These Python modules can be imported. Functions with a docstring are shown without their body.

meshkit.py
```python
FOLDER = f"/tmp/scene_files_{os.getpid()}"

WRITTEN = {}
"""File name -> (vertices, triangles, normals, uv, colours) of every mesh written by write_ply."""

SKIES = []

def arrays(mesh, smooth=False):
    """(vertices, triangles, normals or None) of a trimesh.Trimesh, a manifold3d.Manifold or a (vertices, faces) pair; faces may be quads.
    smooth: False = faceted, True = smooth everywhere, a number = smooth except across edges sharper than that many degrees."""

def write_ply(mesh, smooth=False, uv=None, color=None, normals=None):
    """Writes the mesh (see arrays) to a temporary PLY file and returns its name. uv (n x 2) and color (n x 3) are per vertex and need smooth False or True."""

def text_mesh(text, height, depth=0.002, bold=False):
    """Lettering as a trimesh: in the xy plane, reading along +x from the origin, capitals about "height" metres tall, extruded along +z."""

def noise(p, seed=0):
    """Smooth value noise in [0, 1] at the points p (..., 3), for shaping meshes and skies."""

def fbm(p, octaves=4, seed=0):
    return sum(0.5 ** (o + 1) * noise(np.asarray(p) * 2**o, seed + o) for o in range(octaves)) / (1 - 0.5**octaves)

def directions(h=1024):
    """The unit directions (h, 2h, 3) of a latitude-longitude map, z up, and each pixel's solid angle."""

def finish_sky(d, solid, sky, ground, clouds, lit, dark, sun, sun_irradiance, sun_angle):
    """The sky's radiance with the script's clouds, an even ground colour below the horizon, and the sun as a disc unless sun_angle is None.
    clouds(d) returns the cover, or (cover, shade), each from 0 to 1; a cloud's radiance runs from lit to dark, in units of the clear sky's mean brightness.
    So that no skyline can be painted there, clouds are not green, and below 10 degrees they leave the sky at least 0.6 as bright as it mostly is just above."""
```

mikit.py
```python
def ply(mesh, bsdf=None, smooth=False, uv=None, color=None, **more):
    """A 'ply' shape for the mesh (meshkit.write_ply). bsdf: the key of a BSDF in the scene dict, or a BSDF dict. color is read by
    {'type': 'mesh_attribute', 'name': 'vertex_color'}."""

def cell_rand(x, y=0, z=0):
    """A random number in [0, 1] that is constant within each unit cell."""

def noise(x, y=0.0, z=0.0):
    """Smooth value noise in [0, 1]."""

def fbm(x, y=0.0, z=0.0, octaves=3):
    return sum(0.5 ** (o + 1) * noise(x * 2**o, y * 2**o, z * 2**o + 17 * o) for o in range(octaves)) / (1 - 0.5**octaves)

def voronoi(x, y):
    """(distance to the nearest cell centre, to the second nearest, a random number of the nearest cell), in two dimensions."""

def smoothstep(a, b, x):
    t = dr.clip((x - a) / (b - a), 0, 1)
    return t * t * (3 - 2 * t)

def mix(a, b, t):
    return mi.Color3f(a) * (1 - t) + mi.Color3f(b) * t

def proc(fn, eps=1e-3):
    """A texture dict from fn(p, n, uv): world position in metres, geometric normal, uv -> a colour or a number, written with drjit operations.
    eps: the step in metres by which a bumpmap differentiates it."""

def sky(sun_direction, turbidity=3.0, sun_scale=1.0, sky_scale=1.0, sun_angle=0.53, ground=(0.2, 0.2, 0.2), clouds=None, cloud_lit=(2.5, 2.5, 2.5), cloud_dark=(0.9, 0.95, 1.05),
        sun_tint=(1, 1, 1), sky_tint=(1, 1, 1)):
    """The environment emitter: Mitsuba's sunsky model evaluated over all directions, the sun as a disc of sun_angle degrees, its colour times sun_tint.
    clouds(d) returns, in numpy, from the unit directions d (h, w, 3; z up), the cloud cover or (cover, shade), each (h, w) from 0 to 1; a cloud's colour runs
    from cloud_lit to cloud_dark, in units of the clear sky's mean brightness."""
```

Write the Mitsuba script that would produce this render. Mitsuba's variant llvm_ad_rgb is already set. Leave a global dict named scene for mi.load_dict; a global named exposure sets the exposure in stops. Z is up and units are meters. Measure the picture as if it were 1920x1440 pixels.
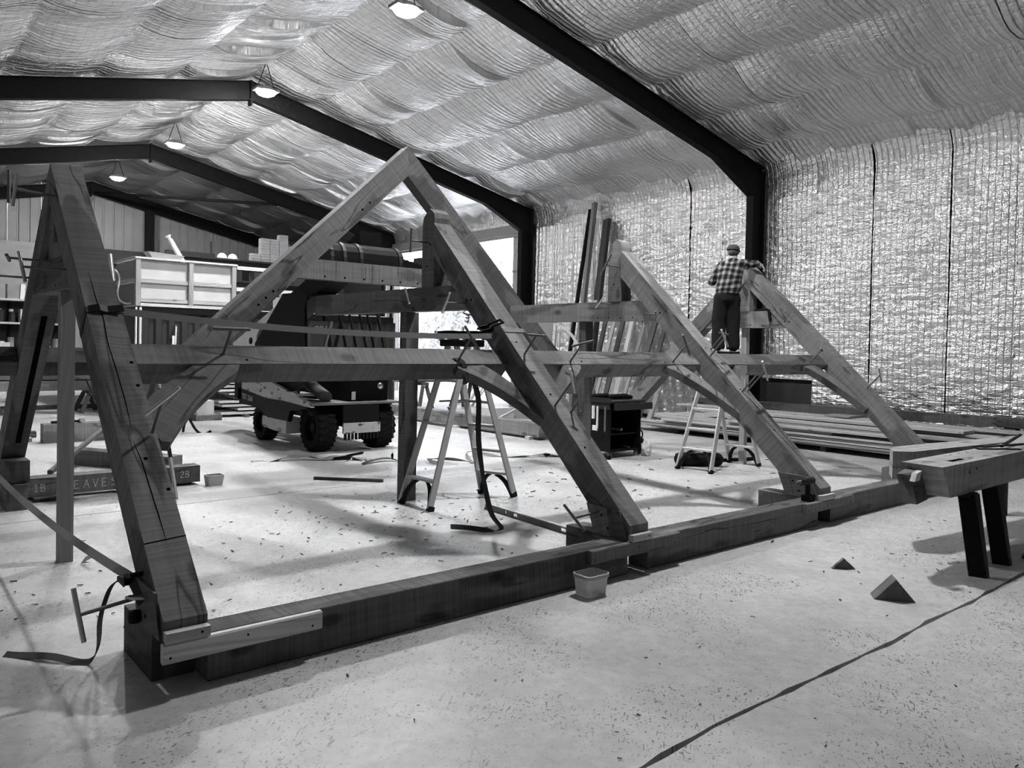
import math, random
import numpy as np
import drjit as dr
import mitsuba as mi
import trimesh
import manifold3d as m3
from shapely.geometry import Polygon, LineString, box as sbox
from shapely.ops import unary_union
import mikit, meshkit
from mikit import proc, noise, fbm, voronoi, cell_rand, smoothstep, mix

T = mi.ScalarTransform4f
rng = np.random.default_rng(7)
random.seed(7)

# ------------------------------------------------------------------ camera, daylight, exposure
exposure = 0.15
scene, labels = {}, {}
scene['camera'] = {
    'type': 'perspective', 'fov': 66.16, 'fov_axis': 'x',
    'principal_point_offset_x': -0.01953, 'principal_point_offset_y': 0.02911,
    'near_clip': 0.05, 'far_clip': 300.0,
    'to_world': T().look_at(origin=[0, 0, 1.7], target=[0.65433, 0.75597, 1.7 - 0.01898],
                            up=[-0.00344, 0.02807, 0.9996])}


def clouds(d):
    c = meshkit.fbm(np.stack([d[..., 0] * 3, d[..., 1] * 3, d[..., 2] * 5], -1), 4, 3)
    return np.clip(0.75 + 0.5 * (c - 0.5), 0, 1), np.clip(c * 0.6, 0, 1)


scene['sky'] = mikit.sky((0.55, -0.45, 0.70), turbidity=5.0, sun_scale=0.0, sky_scale=30.0, clouds=clouds,
                         cloud_lit=(1.6, 1.6, 1.6), cloud_dark=(1.2, 1.2, 1.2), ground=(0.3, 0.3, 0.3), sky_tint=(1, 1, 1))
LAMP_POWER = 1000.0          # radiance of the glass of each ridge floodlight


# ------------------------------------------------------------------ helpers
def numbered(key):
    if key not in scene and key not in labels and not any(k.startswith(key + '__') for k in scene):
        return key
    i = 1
    while True:
        k = f'{key}_{i:03d}'
        if k not in scene and k not in labels and not any(q.startswith(k + '__') for q in scene):
            return k
        i += 1


def tag(k, label=None, cat=None, group=None, kind=None):
    d = {}
    if label: d['label'] = label
    if cat: d['category'] = cat
    if group: d['group'] = group
    if kind: d['kind'] = kind
    if d: labels[k] = d


def thing(name, label, cat, group=None, kind=None):
    k = numbered(name)
    tag(k, label, cat, group, kind)
    return k


def explode(mesh, grain=None, bank=5, seed=None):
    """Faceted copy with a uv in metres: u along the grain, v across it (v also carries the tone bank of the piece)."""
    v, f = np.asarray(mesh.vertices, float), np.asarray(mesh.faces)
    P = v[f].reshape(-1, 3)
    n = np.cross(P[1::3] - P[0::3], P[2::3] - P[0::3])
    n /= np.linalg.norm(n, axis=1, keepdims=True) + 1e-12
    g = np.asarray(grain, float)
    g /= np.linalg.norm(g)
    a = np.array([0, 0, 1.0]) if abs(g[2]) < 0.8 else np.array([1.0, 0, 0])
    a = a - g * (a @ g)
    a /= np.linalg.norm(a)
    b = np.cross(g, a)
    N = np.repeat(n, 3, 0)
    end = np.abs(N @ g) > 0.9
    side = np.abs(N @ a) > np.abs(N @ b)
    r = np.random.default_rng(seed if seed is not None else int(abs(P.sum() * 97)) % 100000)
    o = r.uniform(0, 30, 2)
    u = np.where(end, P @ a * 1.0, P @ g) + o[0]
    w = np.where(end, P @ b, np.where(side, P @ b, P @ a + 0.37)) + o[1] % 5 + 1
    w = w * 0.5 + bank * 20.0
    m = trimesh.Trimesh(P, np.arange(len(P)).reshape(-1, 3), process=False)
    return m, np.stack([u, w], 1)


def put(name, mesh, mat, parent=None, label=None, cat=None, group=None, kind=None, smooth=False, grain=None, bank=5, seed=None, uv=None):
    k = numbered((parent + '__' if parent else '') + name)
    if isinstance(mesh, (list, tuple)):
        mesh = trimesh.util.concatenate(list(mesh))
    if grain is not None:
        mesh, uv = explode(mesh, grain, bank, seed)
        scene[k] = mikit.ply(mesh, mat, smooth=False, uv=uv)
    else:
        scene[k] = mikit.ply(mesh, mat, smooth=smooth, uv=uv)
    tag(k, label, cat, group, kind)
    return k


def V(*a):
    return np.array(a, float)


def unit(v):
    v = np.asarray(v, float)
    return v / np.linalg.norm(v)


def box(lo, hi):
    lo, hi = np.minimum(lo, hi), np.maximum(lo, hi)
    m = trimesh.creation.box(extents=np.asarray(hi, float) - lo)
    m.apply_translation((np.asarray(lo, float) + hi) / 2)
    return m


def extr(poly, O, U, W2, h0, h1):
    """Extrude the polygon given in the (U, W2) axes at O from h0 to h1 along U x W2."""
    if not isinstance(poly, Polygon): poly = Polygon(poly)
    if not poly.is_valid: poly = poly.buffer(0)
    m = trimesh.creation.extrude_polygon(poly, h1 - h0, engine='earcut')
    U, W2 = unit(U), unit(W2)
    N = np.cross(U, W2)
    v = np.asarray(m.vertices)
    P = np.asarray(O, float) + v[:, :1] * U + v[:, 1:2] * W2 + (v[:, 2:3] + h0) * N
    return trimesh.Trimesh(P, m.faces, process=False)


def yz(poly, x0, x1):
    return extr(poly, (0, 0, 0), (0, 1, 0), (0, 0, 1), x0, x1)


def xz(poly, y0, y1):
    m = extr(poly, (0, 0, 0), (1, 0, 0), (0, 0, 1), -y1, -y0)
    return m


def xy(poly, z0, z1):
    return extr(poly, (0, 0, 0), (1, 0, 0), (0, 1, 0), z0, z1)


def chrect(w, h, c):
    w, h = w / 2, h / 2
    if c <= 0: return [(-w, -h), (w, -h), (w, h), (-w, h)]
    return [(-w + c, -h), (w - c, -h), (w, -h + c), (w, h - c), (w - c, h), (-w + c, h), (-w, h - c), (-w, -h + c)]


def beam(p0, p1, w, h, up=(0, 0, 1), ch=0.004):
    """Bar from p0 to p1, w wide sideways and h high along up, with chamfered long edges."""
    p0, p1 = np.asarray(p0, float), np.asarray(p1, float)
    d = unit(p1 - p0)
    up = np.asarray(up, float)
    up = unit(up - d * (up @ d))
    s = np.cross(d, up)
    return extr(chrect(w, h, ch), p0, s, up, -np.linalg.norm(p1 - p0), 0) if np.dot(np.cross(s, up), d) < 0 else extr(chrect(w, h, ch), p0, s, up, 0, np.linalg.norm(p1 - p0))


def cyl(p0, p1, r, n=14, r1=None):
    p0, p1 = np.asarray(p0, float), np.asarray(p1, float)
    d = unit(p1 - p0)
    a = unit(np.cross(d, (0, 0, 1) if abs(d[2]) < 0.9 else (1, 0, 0)))
    b = np.cross(d, a)
    t = np.arange(n) * 2 * np.pi / n
    ring = np.cos(t)[:, None] * a + np.sin(t)[:, None] * b
    r1 = r if r1 is None else r1
    v = np.vstack([p0 + ring * r, p1 + ring * r1, [p0], [p1]])
    i = np.arange(n); j = (i + 1) % n
    f = np.vstack([np.c_[i, j, j + n], np.c_[i, j + n, i + n], np.c_[j, i, i * 0 + 2 * n], np.c_[i + n, j + n, i * 0 + 2 * n + 1]])
    return trimesh.Trimesh(v, f, process=False)


def tube(pts, r, n=8):
    pts = np.asarray(pts, float)
    r = np.broadcast_to(r, (len(pts),))
    t = np.gradient(pts, axis=0); t /= np.linalg.norm(t, axis=1, keepdims=True) + 1e-12
    a = None; rings = []
    for k in range(len(pts)):
        if a is None:
            a = np.cross(t[k], (0, 0, 1) if abs(t[k][2]) < 0.9 else (1, 0, 0))
        a = unit(a - t[k] * (a @ t[k])); b = np.cross(t[k], a)
        th = np.arange(n) * 2 * np.pi / n
        rings.append(pts[k] + r[k] * (np.cos(th)[:, None] * a + np.sin(th)[:, None] * b))
    v = np.vstack(rings + [pts[:1], pts[-1:]])
    f = []
    for k in range(len(pts) - 1):
        for i in range(n):
            j = (i + 1) % n
            f += [[k * n + i, k * n + j, (k + 1) * n + j], [k * n + i, (k + 1) * n + j, (k + 1) * n + i]]
    e = (len(pts) - 1) * n
    for i in range(n):
        j = (i + 1) % n
        f += [[j, i, len(v) - 2], [e + i, e + j, len(v) - 1]]
    return trimesh.Trimesh(v, f, process=False)


def spline(pts, n=40):
    from scipy.interpolate import CubicSpline
    pts = np.asarray(pts, float)
    s = np.r_[0, np.cumsum(np.linalg.norm(np.diff(pts, axis=0), axis=1))]
    return CubicSpline(s, pts)(np.linspace(0, s[-1], n))


def ribbon(pts, wide, th=0.003):
    """Webbing: a strip through pts; wide is the (n,3) or (3,) half-width vector."""
    pts = np.asarray(pts, float)
    wide = np.broadcast_to(np.asarray(wide, float), pts.shape)
    t = np.gradient(pts, axis=0)
    nn = np.cross(t, wide); nn /= np.linalg.norm(nn, axis=1, keepdims=True) + 1e-12
    nn *= th / 2
    c = [pts - wide - nn, pts + wide - nn, pts + wide + nn, pts - wide + nn]
    n = len(pts)
    v = np.vstack(c); f = []
    for k in range(4):
        a, b = k * n, ((k + 1) % 4) * n
        for i in range(n - 1):
            f += [[a + i, b + i, b + i + 1], [a + i, b + i + 1, a + i + 1]]
    for e in (0, n - 1):
        q = [e, n + e, 2 * n + e, 3 * n + e]
        if e == 0: q = q[::-1]
        f += [[q[0], q[1], q[2]], [q[0], q[2], q[3]]]
    m = trimesh.Trimesh(v, f, process=False); m.invert()
    return m


def lathe(prof, O=(0, 0, 0), axis=(0, 0, 1), n=24):
    """prof: (radius, height) pairs."""
    ax = unit(axis)
    a = unit(np.cross(ax, (1, 0, 0) if abs(ax[0]) < 0.9 else (0, 1, 0)))
    b = np.cross(ax, a)
    t = np.arange(n) * 2 * np.pi / n
    v = np.vstack([np.asarray(O, float) + r * (np.cos(t)[:, None] * a + np.sin(t)[:, None] * b) + h * ax for r, h in prof])
    f = []
    for k in range(len(prof) - 1):
        for i in range(n):
            j = (i + 1) % n
            f += [[k * n + i, k * n + j, (k + 1) * n + j], [k * n + i, (k + 1) * n + j, (k + 1) * n + i]]
    return trimesh.Trimesh(v, f, process=True)


def rot_z(m, deg, about=(0, 0, 0)):
    m = m.copy(); m.apply_transform(trimesh.transformations.rotation_matrix(math.radians(deg), (0, 0, 1), about)); return m


def hull_body(chains, refine=0.03, taubin=8):
    """chains: lists of (point, radius); hulls of neighbouring spheres joined into one smooth skin."""
    parts = []
    for ch in chains:
        sp = []
        for p, r in ch:
            s = m3.Manifold.sphere(1.0, 20).scale([r, r, r] if np.isscalar(r) else list(r)).translate(list(map(float, p)))
            sp.append(s)
        if len(sp) == 1: parts.append(sp[0])
        for a, b in zip(sp[:-1], sp[1:]):
            parts.append(m3.Manifold.batch_hull([a, b]))
    M = m3.Manifold.batch_boolean(parts, m3.OpType.Add).refine_to_length(refine)
    q = M.to_mesh()
    m = trimesh.Trimesh(q.vert_properties[:, :3], q.tri_verts, process=True)
    trimesh.smoothing.filter_taubin(m, lamb=0.5, nu=0.53, iterations=taubin)
    return m


# ------------------------------------------------------------------ materials (all grey: the place is shown in black and white)
def bs(key, g, rough=0.6, metal=0.0, spec=0.5, **k):
    c = g if isinstance(g, dict) else {'type': 'rgb', 'value': [g, g, g]}
    d = {'type': 'principled', 'base_color': c, 'roughness': rough, 'metallic': metal, 'specular': spec, **k}
    scene[key] = {'type': 'twosided', 'bsdf': d}
    return key


def oak_fn(p, n, uv):
    u, vv = uv.x, uv.y
    bank = dr.floor(vv / 20.0)
    v = (vv - bank * 20.0) * 2.0
    tone = 0.45 + 0.1 * bank
    grain = fbm(u * 1.6, v * 34.0, 1.0, 3)
    broad = fbm(u * 0.9, v * 5.0, 5.0, 3)
    stain = smoothstep(0.52, 0.60, fbm(u * 1.1, v * 3.2, 9.0, 4))
    saw = noise(u * 95.0 + 4.0 * noise(u * 2.0, v * 3.0), v * 1.5, 2.0)
    crack = smoothstep(0.035, 0.0, dr.abs(fbm(u * 0.8, v * 7.0, 21.0, 3) - 0.5)) * smoothstep(0.5, 0.62, noise(u * 0.9, v * 2.0, 33.0))
    knot = voronoi(u * 1.3, v * 2.6)
    kn = smoothstep(0.13, 0.05, knot[0]) * smoothstep(0.62, 0.75, knot[2])
    c = 0.158 * tone * (0.76 + 0.36 * grain + 0.34 * (broad - 0.5)) * (1.0 - 0.42 * stain) * (0.80 + 0.40 * saw)
    c = c * (1.0 - 0.62 * crack) * (1.0 - 0.55 * kn)
    return mi.Color3f(dr.clip(c, 0.004, 0.9))


def pine_fn(p, n, uv):
    u, vv = uv.x, uv.y
    bank = dr.floor(vv / 20.0)
    v = (vv - bank * 20.0) * 2.0
    tone = 0.45 + 0.1 * bank
    w = fbm(u * 0.7, v * 3.0, 3.0, 2)
    ring = noise((v + 0.25 * w) * 85.0, u * 0.6, 1.0)
    knot = voronoi(u * 1.6, v * 4.0)
    kn = smoothstep(0.11, 0.04, knot[0]) * smoothstep(0.6, 0.7, knot[2])
    c = 0.42 * tone * (0.72 + 0.4 * ring) * (0.85 + 0.3 * fbm(u * 2.0, v * 8.0, 7.0, 3)) * (1.0 - 0.6 * kn)
    return mi.Color3f(dr.clip(c, 0.004, 0.9))


bs('oak', proc(oak_fn), 0.68, spec=0.12)
bs('pine', proc(pine_fn), 0.55, spec=0.4)


def floor_fn(p, n, uv):
    x, y = p.x, p.y
    big = fbm(x * 0.55, y * 0.55, 3.0, 4)
    mid = fbm(x * 2.6 + y * 1.2, y * 2.2, 8.0, 4)
    fine = fbm(x * 22.0, y * 22.0, 1.0, 3)
    a, b = x * 0.83 + y * 0.56, y * 0.83 - x * 0.56
    wob = noise(x * 9.0, y * 9.0, 6.0)
    fl = noise(a * 42.0 + 3.0 * wob, b * 130.0 + 4.0 * wob, 4.0)
    fl2 = noise(a * 110.0, b * 100.0, 14.0)
    dens = smoothstep(0.30, 0.65, fbm(x * 1.8, y * 1.8, 2.0, 3))
    fleck = 0.95 * smoothstep(0.80, 0.90, fl) * dens + 0.95 * smoothstep(0.82, 0.92, fl2) * (0.35 + 0.65 * dens)
    stain = smoothstep(0.56, 0.70, fbm(x * 0.9 + 3.0, y * 0.9, 17.0, 4))
    c = 0.385 * (0.76 + 0.30 * big + 0.26 * (mid - 0.5) + 0.24 * (fine - 0.5)) * (1.0 - 0.14 * stain)
    c = c * (1.0 - 0.72 * dr.clip(fleck, 0, 1))
    return mi.Color3f(dr.clip(c, 0.02, 0.85))


def floor_bump(p, n, uv):
    a, b = p.x * 0.83 + p.y * 0.56, p.y * 0.83 - p.x * 0.56
    return noise(a * 5.0, b * 46.0, 4.0) * 0.6 + fbm(p.x * 30.0, p.y * 30.0, 2.0, 2) * 0.5


def floor_rough(p, n, uv):
    return 0.36 + 0.22 * fbm(p.x * 1.1, p.y * 1.1, 5.0, 3)


scene['concrete'] = {'type': 'twosided', 'bsdf': {'type': 'bumpmap', 'arbitrary': proc(floor_bump, 2e-3), 'scale': 0.0018,
                     'bsdf': {'type': 'principled', 'base_color': proc(floor_fn), 'roughness': proc(floor_rough), 'specular': 0.5}}}


def foil_fn(p, n, uv):
    c = 0.93 * (0.90 + 0.14 * fbm(uv.x * 3.0, uv.y * 1.0, 3.0, 3))
    gx = dr.abs(uv.x * 9.0 - dr.floor(uv.x * 9.0) - 0.5)
    gy = dr.abs(uv.y * 7.0 - dr.floor(uv.y * 7.0) - 0.5)
    line = smoothstep(0.455, 0.495, gx) * 0.42 + smoothstep(0.45, 0.495, gy) * 0.24
    return mi.Color3f(c * (1.0 - line))


def foil_bump(p, n, uv):
    gx = dr.abs(uv.x * 9.0 - dr.floor(uv.x * 9.0) - 0.5)
    gy = dr.abs(uv.y * 7.0 - dr.floor(uv.y * 7.0) - 0.5)
    quilt = smoothstep(0.5, 0.34, gx) * 0.8 + smoothstep(0.5, 0.38, gy) * 0.4
    return quilt + 1.3 * fbm(uv.x * 14.0, uv.y * 42.0, 2.0, 3) + 0.5 * noise(uv.x * 60.0, uv.y * 60.0, 5.0)


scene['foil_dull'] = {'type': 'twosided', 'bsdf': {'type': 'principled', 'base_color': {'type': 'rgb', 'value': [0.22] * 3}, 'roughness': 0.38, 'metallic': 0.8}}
scene['foil'] = {'type': 'twosided', 'bsdf': {'type': 'bumpmap', 'arbitrary': proc(foil_bump, 2e-3), 'scale': 0.008,
                 'bsdf': {'type': 'principled', 'base_color': proc(foil_fn), 'roughness': 0.27, 'metallic': 0.95, 'specular': 0.5}}}


def plaid_fn(p, n, uv):
    a = (p.x * -0.5 + p.y * 0.87) * 12.0 + 2.2 * (p.z - 2.6)
    b = p.z * 11.0 + 0.8 * noise(p.x * 6.0, p.y * 6.0, p.z * 6.0)
    fa, fb = a - dr.floor(a), b - dr.floor(b)
    sa, sb = dr.select(fa < 0.5, 1.0, 0.0), dr.select(fb < 0.5, 1.0, 0.0)
    thin = dr.select(dr.abs(fa - 0.25) < 0.06, 1.0, 0.0) + dr.select(dr.abs(fb - 0.25) < 0.06, 1.0, 0.0)
    return mi.Color3f((0.010 + 0.05 * sa + 0.045 * sb + 0.11 * sa * sb + 0.05 * thin) * (0.7 + 0.6 * noise(p.x * 9.0, p.y * 9.0, p.z * 7.0)))


def mottle(g, amp, f):
    def fn(p, n, uv):
        return mi.Color3f(dr.clip(g * (1.0 - amp / 2 + amp * fbm(p.x * f, p.y * f, p.z * f, 3)), 0.002, 0.95))
    return fn


def worn_fn(p, n, uv):      # old light paint, scratched to dark metal
    s = smoothstep(0.60, 0.68, fbm(p.x * 9.0, p.y * 9.0, p.z * 14.0, 4))
    return mi.Color3f(0.36 * (0.85 + 0.3 * fbm(p.x * 3.0, p.y * 3.0, p.z * 3.0, 2)) * (1.0 - 0.85 * s))


bs('plaid', proc(plaid_fn), 0.9, spec=0.1)
bs('ply', proc(mottle(0.44, 0.25, 4.0)), 0.6)
bs('cladding', proc(mottle(0.17, 0.25, 1.5)), 0.55)
bs('worn_paint', proc(worn_fn), 0.5)
bs('card', proc(mottle(0.22, 0.3, 5.0)), 0.8)
bs('steel', 0.005, 0.6, spec=0.06)
bs('steel_grey', 0.10, 0.45, spec=0.5)
bs('bright_metal', 0.55, 0.28, metal=1.0)
bs('alloy', 0.55, 0.42, metal=0.55)
bs('black', 0.006, 0.5, spec=0.12)
bs('rubber', 0.008, 0.75, spec=0.10)
bs('white_paint', 0.66, 0.5)
bs('grey_paint', 0.20, 0.55)
bs('dark_paint', 0.022, 0.5, spec=0.2)
bs('container_paint', 0.03, 0.5, spec=0.2)
bs('webbing', 0.17, 0.85, spec=0.2)
bs('webbing_dark', 0.045, 0.85, spec=0.2)
bs('fibre', 0.34, 0.5)
bs('chalk', 0.50, 0.95, spec=0.1)
bs('hole', 0.004, 0.95, spec=0.0)
bs('denim', 0.014, 0.9, spec=0.05)
bs('skin', 0.30, 0.55)
bs('cap_cloth', 0.055, 0.9, spec=0.1)
bs('hair', 0.03, 0.7)
bs('leaf', 0.62, 0.8, spec=0.2)
bs('gravel', 0.6, 0.95, spec=0.1)
scene['clear_plastic'] = {'type': 'principledthin', 'base_color': {'type': 'rgb', 'value': [0.75] * 3}, 'roughness': 0.2,
                          'spec_trans': 0.55, 'diff_trans': 0.4, 'eta': 1.3}

# ================================================================== the setting: floor, roof, walls
Y_FRAMES = [-5.6, 2.05, 9.75, 17.4, 25.1, 32.75]
RIDGE_X, RIDGE_Z, PITCH = 6.65, 7.03, 0.215      # underside of the rafters


def under(x):
    return RIDGE_Z - PITCH * abs(x - RIDGE_X)


floor = thing('floor', 'pale broom-finished concrete floor of the barn', 'floor', kind='structure')
# slabs with open joints between them; the joint lines waver where the edges have broken away
joints = [-7.0, 2.09, 8.45, 14.8, 21.2, 27.5, 33.2]
for a, b in zip(joints[:-1], joints[1:]):
    for x0, x1 in ((-2.2, 15.25),):
        xs = np.linspace(x0, x1, 140)
        def edge(y, s, wob):
            return y + s * (0.006 + wob * np.abs(meshkit.noise(np.stack([xs * 5, xs * 0 + y, xs * 0 + s], -1)) - 0.35)) + wob * 1.2 * (meshkit.noise(np.stack([xs * 1.7, xs * 0 + y, xs * 0], -1)) - 0.5)
        lo = edge(a, 1, 0.030 if abs(a - 2.09) < 0.1 else 0.004)
        hi = edge(b, -1, 0.030 if abs(b - 2.09) < 0.1 else 0.004)
        poly = Polygon(np.vstack([np.c_[xs, lo], np.c_[xs, hi][::-1]]))
        put('slab', xy(poly, -0.12, 0.0), 'concrete', floor)
put('subbase', box((-2.3, -7.1, -0.5), (15.3, 33.3, -0.05)), 'steel', floor)

# ---- quilted foil under the roof
def pins(y_strip, k):
    r = np.random.default_rng(900 + k)
    return r.uniform(-0.16, 0.16, 16)


PURLIN = 1.52


def roof_sag(x, y):
    """How far the foil hangs below the line of the purlins, at arrays x, y."""
    wid = 0.80
    k = np.floor(y / wid).astype(int)
    t_in = y / wid - k
    out = np.zeros_like(x)
    s = np.abs(x - RIDGE_X)
    side = (x > RIDGE_X).astype(int)
    for kk in np.unique(k):
        for sd in (0, 1):
            m = (k == kk) & (side == sd)
            if not m.any(): continue
            r = np.random.default_rng(500 + 7 * (kk + 20) + sd)
            jit = r.uniform(-0.22, 0.22, 16)
            amp = r.uniform(0.05, 0.19, 16)
            tilt = r.uniform(-0.17, 0.17, 16)
            u = s[m] / PURLIN
            i = np.clip(np.floor(u).astype(int), 0, 14)
            t = u - i
            hang = 4 * t * (1 - t)
            slack = amp[i] * hang * (1 + 0.25 * (t - 0.5))
            slack += tilt[i] * (t_in[m] - 0.5) * hang + 0.07 * r.uniform(-0.6, 1.0) * (t_in[m] - 0.5)
            out[m] = slack + 0.02 * jit[i]
    # fine ribs running down the slope, gathered stitching
    rib = 0.016 * (meshkit.noise(np.stack([y * 8.5, x * 0.55, 0 * x], -1), 3) - 0.5) + 0.012 * (meshkit.noise(np.stack([y * 6.0, x * 5.0, 0 * x + 7], -1), 6) - 0.5) + 0.034 * (meshkit.noise(np.stack([y * 3.2, x * 0.7, 0 * x + 4], -1), 5) - 0.5)
    q_ = y / 0.105 + 0.35 * meshkit.noise(np.stack([y * 0.9, x * 0.8, 0 * x + 2], -1), 8)
    out = out + 0.017 * np.abs(np.sin(math.pi * q_)) - 0.01
    out = out + 0.020 * (meshkit.fbm(np.stack([y * 16.0, x * 6.5, 0 * x + 11], -1), 2, 12) - 0.5)
    out = out + rib + 0.05 * (meshkit.fbm(np.stack([x * 0.8, y * 0.8, 0 * x], -1), 3, 9) - 0.5)
    return out


def roof_z(x, y):
    top = RIDGE_Z - PITCH * np.sqrt((x - RIDGE_X) ** 2 + 0.02) + 0.43        # top flange of the rafters
    free = top + 0.13 - roof_sag(x, y)
    near = np.min([np.abs(y - f) for f in Y_FRAMES], axis=0)
    w = np.clip((near - 0.10) / 0.45, 0, 1); w = w * w * (3 - 2 * w)
    return np.maximum(free, top - 0.25) * w + (np.maximum(free, top + 0.025)) * (1 - w)


def grid_mesh(xs, ys, fn):
    X, Y = np.meshgrid(xs, ys, indexing='ij')
    P = fn(X, Y)
    n, m = X.shape
    i, j = np.meshgrid(np.arange(n - 1), np.arange(m - 1), indexing='ij')
    a = (i * m + j).ravel()
    f = np.vstack([np.c_[a, a + m, a + m + 1], np.c_[a, a + m + 1, a + 1]])
    return trimesh.Trimesh(P.reshape(-1, 3), f, process=False), X.ravel(), Y.ravel()


ceiling = thing('ceiling', 'quilted silver foil insulation sagging between the roof purlins', 'ceiling', kind='structure')
EAVE_X = 14.98
for (xa, xb) in ((-1.68, RIDGE_X), (RIDGE_X, EAVE_X)):
    xs = np.linspace(xa, xb, 170)
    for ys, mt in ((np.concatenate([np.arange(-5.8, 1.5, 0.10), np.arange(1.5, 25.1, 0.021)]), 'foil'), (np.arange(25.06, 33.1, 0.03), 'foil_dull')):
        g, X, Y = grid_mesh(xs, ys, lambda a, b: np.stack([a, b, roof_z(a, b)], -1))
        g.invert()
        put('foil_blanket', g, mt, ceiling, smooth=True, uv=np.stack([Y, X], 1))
put('roof_sheet', [beam((-2.2, y0, under(-2.2) + 0.85), (RIDGE_X, y0, RIDGE_Z + 0.88), 7.8, 0.04, ch=0) for y0 in (-1.75, 5.9, 13.6, 21.25, 29.0)] +
    [beam((15.4, y0, under(15.4) + 0.85), (RIDGE_X, y0, RIDGE_Z + 0.88), 7.8, 0.04, ch=0) for y0 in (-1.75, 5.9, 13.6, 21.25, 29.0)], 'steel_grey', ceiling)

# ---- right wall, hung with the same foil; big door opening between the second and third frame seen
wr = thing('wall_right', 'long right wall hung with vertical strips of quilted silver foil', 'wall', kind='structure')
WX = 15.0
DOOR_Y0, DOOR_Y1, DOOR_H = 17.95, 24.9, 5.06
EAVE_Z = float(under(15.0)) + 0.43


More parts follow.
